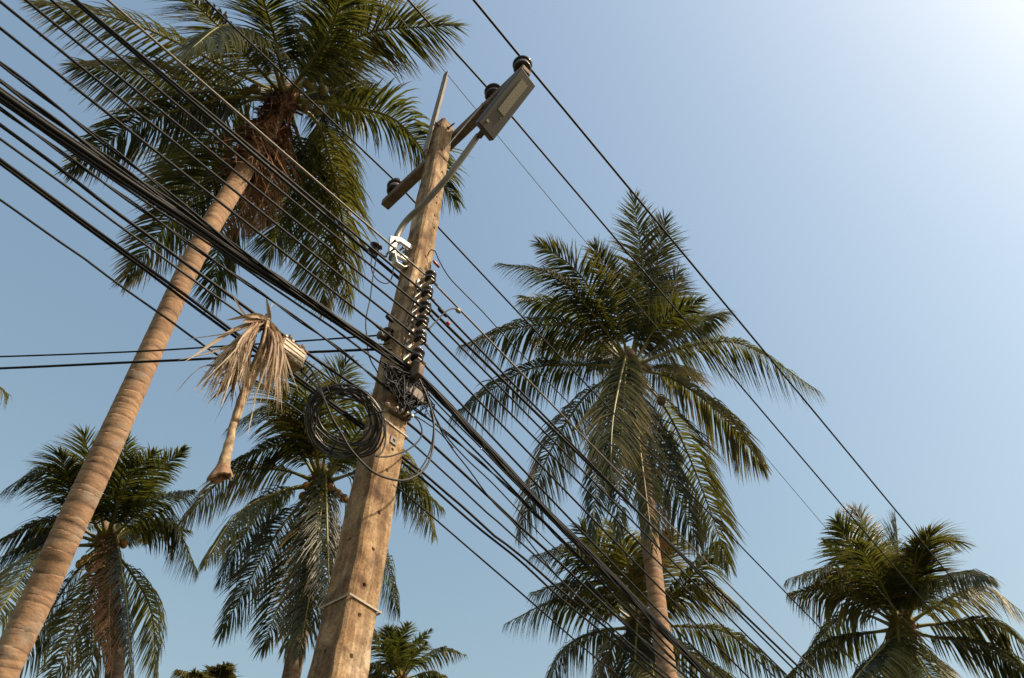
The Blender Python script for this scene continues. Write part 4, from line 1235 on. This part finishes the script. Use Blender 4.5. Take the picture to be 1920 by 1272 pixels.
# yellow connectors
def connector(lab, pts, s, r, mat='cream', group=None):
    p = [PL(s, *on_n(*q, s)) for q in pts]
    root = empty('connector_block', tuple(p[0]), lab, 'connector', group)
    for q in p:
        nut_geo(q, r * rng.uniform(0.85, 1.15), nrm(rng.normal(0, 1, 3)), 1.15).build('connector_cap', M[mat], root)
    return root
connector('string of three cream wire caps on the shaded edge of the pole', [(708, 714), (713, 718), (717, 722)], -0.05, 0.0125)
rt = connector('pair of cream clamp caps on the sunlit face below the tangle', [(726, 760), (734, 766)], half(4.8) + 0.02, 0.017)
# row of drop clamps
t1, z1 = on_n(727, 771, half(4.8)); t2, z2 = on_n(764, 790, half(4.8))
dcl = empty('drop_clamp_row', tuple(PL(half(4.8), (t1 + t2) / 2, (z1 + z2) / 2)), 'row of pale drop-wire clamps casting a dark shadow on the sunlit pole face', 'clamps')
pa, pb = PL(half(4.8) + 0.02, t1, z1), PL(half(4.8) + 0.02, t2, z2)
MB().box((pa + pb) / 2, (pb - pa) / 2, N * 0.014, Z * 0.012, 0.003).build('rail', M['steel_dark'], dcl, smooth=False)
for k in range(4):
    q = pa + (pb - pa) * (0.12 + 0.25 * k) + N * 0.028
    MB().box(q, nrm(pb - pa) * 0.011, N * 0.018, Z * 0.010, 0.003).build('clamp', M['steel' if k % 2 else 'tie'], dcl, smooth=False)
t, z = on_n(737, 827, half(4.6))
pl_ = empty('square_washer', tuple(PL(half(z), t, z)), 'square steel washer plate with a bolt hole on the sunlit pole face', 'washer')
wv = []
for d in (0.002, 0.008):
    for sc in (1.0, 0.38):
        for (a, b) in ((-1, -1), (1, -1), (1, 1), (-1, 1)): wv.append(PL(half(z) + d, t + a * 0.024 * sc, z + b * 0.026 * sc))
wf = []
for k in range(4):
    l = (k + 1) % 4
    wf += [(8 + k, 8 + l, 12 + l, 12 + k), (k, l, 8 + l, 8 + k), (4 + k, 12 + k, 12 + l, 4 + l)]
obj('plate', wv, wf, M['dull'], pl_, smooth=False)
MB().lathe(PL(half(z) - 0.01, t, z), N, [(0, 0.009), (0.02, 0.009)], 8).build('bolt', M['porcelain'], pl_)

# ------------------------------------------------------------------ coil of spare cable and its long loop
S_C = 0.10
ctr = PL(S_C, *on_n(648, 786, S_C))
crad = np.linalg.norm(CAM - ctr)
view = nrm(CAM - ctr)
cx = nrm(np.cross(Z, view)); cy = np.cross(view, cx)
# the coil hangs nearly square to the viewer, tipped a little
cx = nrm(cx + view * 0.15)
ppm = crad / F_PX                                # metres per photo pixel at the coil
coil = empty('cable_coil', tuple(ctr), 'big round coil of spare black cable hanging left of the pole', 'cable coil')
rng = np.random.default_rng(9)
pts = []
turns = 12
xr, yr = nrm(cx * 0.93 - cy * 0.36), None
yr = nrm(np.cross(view, xr))
for i in range(turns * 40 + 1):
    a = 2 * math.pi * i / 40
    k = i / 40
    ra = (63 + 10.5 * math.sin(k * 2.3) + 5 * math.sin(k * 5.1) + 2.5 * math.sin(a * 2.0 + k * 3.3)) * ppm
    rb = (49 + 8.5 * math.sin(k * 1.7 + 1) + 4 * math.sin(k * 4.3) + 2.5 * math.sin(a * 3.0 + k * 2.1)) * ppm
    sag = (1 - math.sin(a)) * 8 * (0.5 + 0.5 * math.sin(k * 3.1)) * ppm
    dz = 0.028 * math.sin(k * 1.9) + 0.012 * math.sin(a * 0.5 + k)
    pts.append(ctr + xr * (math.cos(a) * ra + 6 * ppm * math.sin(k * 2.9)) + yr * (math.sin(a) * rb - sag) + view * dz)
v, f = tube(np.array(pts), 0.0056, 6); obj('coil_turns', v, f, M['coil'], coil)
for (ang, w) in ((2.6, 0.03), (0.9, 0.03), (4.9, 0.03)):
    c_ = ctr + xr * math.cos(ang) * 63 * ppm + yr * (math.sin(ang) * 50 - (1 - math.sin(ang)) * 2.5) * ppm
    rad_d = nrm(xr * math.cos(ang) + yr * math.sin(ang)); tan_d = np.cross(view, rad_d)
    loop = [c_ + (rad_d * math.cos(q) * 19 * ppm + view * math.sin(q) * 0.05) for q in np.linspace(0, 2 * math.pi, 20)]
    mbq = MB().tube(loop, 0.004, 5, caps=False); mbq.build('tie', M['rubber'], coil)
jumper('long grey-black cable loop from the closure box, under the coil and up to the tangle',
       [(562, 690), (572, 703), (590, 722), (604, 741), (614, 764), (624, 786), (640, 813), (660, 846), (698, 884), (735, 899), (766, 899), (797, 878), (811, 842), (813, 790), (802, 748), (790, 720), (777, 694)],
       [-0.10, -0.04, 0.04, 0.12, 0.16, 0.19, 0.20, 0.22, 0.25, 0.26, 0.26, 0.25, 0.23, 0.21, 0.19, 0.18, 0.17], 0.0062, 'rubber_grey', name='cable_loop')
jumper('second cable from the closure box into the coil', [(570, 680), (582, 692), (596, 716), (606, 745), (616, 768), (625, 790), (640, 812)], [-0.10, -0.06, 0.04, 0.13, 0.17, 0.18, 0.18], 0.0062, 'rubber_grey', name='cable_loop')
jumper('inner black cable loop that crosses the sunlit pole face right of the coil', [(718, 775), (723, 800), (722, 832), (714, 851), (704, 856), (730, 856), (760, 846), (780, 832), (791, 815), (788, 795), (777, 782), (760, 775)], [0.12, 0.14, 0.17, 0.18, 0.18, 0.19, 0.19, 0.18, 0.17, 0.16, 0.15, 0.13], 0.0045, name='cable_loop')
jumper('low slack black cable end looping right of the pole', [(806, 770), (813, 800), (808, 840), (795, 870), (780, 887), (768, 890), (762, 884)], [0.15, 0.15, 0.16, 0.16, 0.16, 0.16, 0.16], 0.0045, name='cable_loop')

# ------------------------------------------------------------------ closure box on the cables
S_B = -0.10
bc = [PL(S_B, *on_n(*p, S_B)) for p in ((527, 635), (571, 667), (558, 696), (514, 660))]
cc = sum(bc) / 4
bx_ = (bc[1] - bc[0] + bc[2] - bc[3]) / 4
by_ = (bc[0] - bc[3] + bc[1] - bc[2]) / 4
by_ = by_ - nrm(bx_) * (by_ @ nrm(bx_))
bz_ = nrm(np.cross(bx_, by_)) * 0.035
if bz_ @ N < 0: bz_ = -bz_
box = empty('closure_box', tuple(cc), 'grubby cream cable closure box clipped to the cables beside the dead frond', 'junction box')
MB().box(cc, bx_, by_, bz_, 0.006).build('body', M['cream'], box, smooth=False)
MB().box(cc + bz_ * 1.02, bx_ * 0.90, by_ * 0.80, bz_ * 0.12, 0.004).build('lid', M['tie'], box, smooth=False)
for k in (-0.5, 0.0, 0.5):
    MB().box(cc + bz_ * 1.15 + by_ * k, bx_ * 0.82, nrm(by_) * 0.003, nrm(bz_) * 0.002).build('seam', M['rust'], box, smooth=False)
for k in (-0.85, -0.3, 0.3, 0.85):
    for sgn in (-1, 1):
        MB().box(cc + bz_ * 1.0 + bx_ * k + by_ * sgn * 0.93, nrm(bx_) * 0.008, nrm(by_) * 0.007, nrm(bz_) * 0.008).build('latch', M['rust' if (k < 0) == (sgn < 0) else 'tie'], box, smooth=False)
for k in (-0.45, 0.62):
    MB().box(cc + bx_ * k + by_ * 1.25 + bz_ * 0.3, nrm(bx_) * 0.011, nrm(by_) * 0.026, nrm(bz_) * 0.022, 0.003).build('hanger', M['dull'], box, smooth=False)

# ------------------------------------------------------------------ dead frond snagged on the cables
S_D = 0.02
def dp(px, py, s=S_D): return PL(s, *on_n(px, py, s))
dead = empty('dead_frond', tuple(dp(490, 600)), 'dried straw-coloured palm frond snagged upside down on the cables left of the pole', 'dead frond')
rng = np.random.default_rng(19)
stalk = spline([dp(500, 590), dp(497, 618), dp(487, 655), dp(470, 698), dp(452, 745), dp(438, 795), dp(426, 845), dp(417, 882)], 40)
rad = np.interp(np.linspace(0, 1, 40), [0, 0.25, 0.6, 0.85, 1.0], [0.008, 0.011, 0.015, 0.020, 0.030])
v, f = tube(stalk, rad, 11)
v = (np.array(v) + rng.normal(0, 0.0013, (len(v), 3))).tolist()
o = obj('stalk', v, f, M['stalk'], dead)
# flared, hacked-off leaf base
ax_ = nrm(stalk[-1] - stalk[-4]); e1 = nrm(np.cross(ax_, view)); e2 = np.cross(ax_, e1)
vv = []; ff = []
prof = ((-0.10, 0.026, 0.022), (-0.05, 0.034, 0.026), (-0.01, 0.052, 0.030), (0.02, 0.074, 0.033), (0.042, 0.086, 0.036), (0.05, 0.078, 0.030), (0.036, 0.055, 0.020), (0.024, 0.025, 0.010))
jag = rng.normal(0, 1, 20)
for i, (h, ra, rb) in enumerate(prof):
    for k in range(20):
        q = 2 * math.pi * k / 20
        late = max(0.0, (i - 1) / 6)
        jr = 1 + jag[k] * 0.17 * late + rng.normal(0, 0.04) * late
        skew = 0.022 * math.cos(q) * late                      # hacked off at a slant
        vv.append(stalk[-1] + ax_ * (h + skew + jag[(k * 7) % 20] * 0.016 * late) + e1 * math.cos(q) * ra * jr * 0.62 + e2 * math.sin(q) * rb * jr * 0.95)
for i in range(len(prof) - 1):
    for k in range(20):
        l = (k + 1) % 20
        ff.append((i * 20 + k, i * 20 + l, i * 20 + 20 + l, i * 20 + 20 + k))
ff.append(tuple((len(prof) - 1) * 20 + k for k in range(20)))
obj('leaf_base', vv, ff, M['cut'], dead, smooth=False)

def ribbons(name, specs, mat, parent):
    """dry leaflets: thin, folded, curling strips"""
    V = []; Fq = []; tint = []; dry = []
    for ctrl, w, tv, dv in specs:
        P = spline(ctrl, 9)
        tg, A, B = frames(P)
        tw = rng.random() * 6.28; tr = rng.normal(0, 1.2)
        b = len(V)
        for i in range(9):
            x = i / 8
            an = tw + tr * x
            sdv = A[i] * math.cos(an) + B[i] * math.sin(an); nv = B[i] * math.cos(an) - A[i] * math.sin(an)
            ww = w * np.interp(x, [0, 0.15, 0.6, 0.9, 1], [0.5, 1, 0.85, 0.4, 0.05])
            V += [P[i] - sdv * ww + nv * ww * 0.5, P[i], P[i] + sdv * ww + nv * ww * 0.5]
            tint += [tv] * 3; dry += [dv * x] * 3
        for i in range(8):
            for e in range(2):
                a = b + i * 3 + e; Fq.append((a, a + 1, a + 4, a + 3))
    o = obj(name, V, Fq, mat, parent, smooth=False)
    for nm, arr in (('tint', tint), ('dry', dry)):
        at = o.data.attributes.new(nm, 'FLOAT', 'POINT'); at.data.foreach_set('value', np.array(arr, np.float32))
    return o
def strip(p0, p1, p2, s0=None, w=None):
    s = rng.uniform(-0.08, 0.16) if s0 is None else s0
    return ([dp(*p0, S_D + rng.uniform(-0.02, 0.02)), dp(p1[0] + rng.normal(0, 4), p1[1] + rng.normal(0, 4), s), dp(p2[0] + rng.normal(0, 13), p2[1] + rng.normal(0, 20), s + rng.uniform(-0.06, 0.06))], rng.uniform(0.003, 0.011) if w is None else w, rng.random(), rng.random())
sp = []
for i in range(85):                       # curtain right of the stalk
    x = rng.random()
    sp.append(strip((497 + rng.normal(0, 5), 603 + rng.normal(0, 4)), (505 + 22 * x, 640), (474 + 68 * x, 690 + rng.uniform(0, 85) - 10 * x)))
ribbons('leaflets', sp, M['leaf_straw'], dead)
sp = []
for i in range(85):                       # curtain left of the stalk
    x = rng.random()
    sp.append(strip((488 + rng.normal(0, 6), 604 + rng.normal(0, 4)), (470 - 35 * x, 640 + 10 * x), (455 - 85 * x, 700 + rng.uniform(0, 55))))
ribbons('leaflets', sp, M['leaf_straw'], dead)
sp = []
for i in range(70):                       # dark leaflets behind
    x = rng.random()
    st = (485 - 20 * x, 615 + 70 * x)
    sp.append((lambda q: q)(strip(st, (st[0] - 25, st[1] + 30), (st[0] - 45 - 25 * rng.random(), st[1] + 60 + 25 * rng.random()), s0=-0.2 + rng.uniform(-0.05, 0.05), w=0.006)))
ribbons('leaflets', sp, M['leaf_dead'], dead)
sp = [strip((495, 602), (440, 612), (336, 655), 0.02, 0.011), strip((490, 604), (430, 620), (345, 655), 0.03, 0.010), strip((492, 600), (452, 596), (440, 606), 0.05, 0.016),
      strip((470, 615), (420, 655), (322, 698), -0.05, 0.006), strip((498, 600), (500, 590), (492, 572), 0.02, 0.012), strip((500, 598), (505, 588), (508, 580), 0.03, 0.009),
      strip((440, 690), (380, 692), (340, 720), 0.02, 0.006), strip((450, 625), (390, 690), (355, 740), -0.02, 0.004), strip((500, 600), (478, 592), (450, 602), 0.06, 0.014), strip((500, 600), (460, 590), (425, 603), 0.06, 0.012)]
ribbons('leaflets', sp, M['leaf_straw'], dead)
for k in range(5):                        # bundle of broken mid-ribs along the stalk
    a = rng.normal(0, 4, 2)
    path = spline([dp(505 + a[0], 598, 0.05), dp(500 + a[0] * 2, 640, 0.06 + 0.01 * k), dp(482 + a[1] * 1.5, 690, 0.05), dp(458 + a[1], 745, 0.04), dp(442 + a[1] * 0.7, 790, 0.03)], 24)
    v, f = tube(path, np.linspace(0.005, 0.012, 24), 6); obj('broken_rib', v, f, M['stalk'], dead)
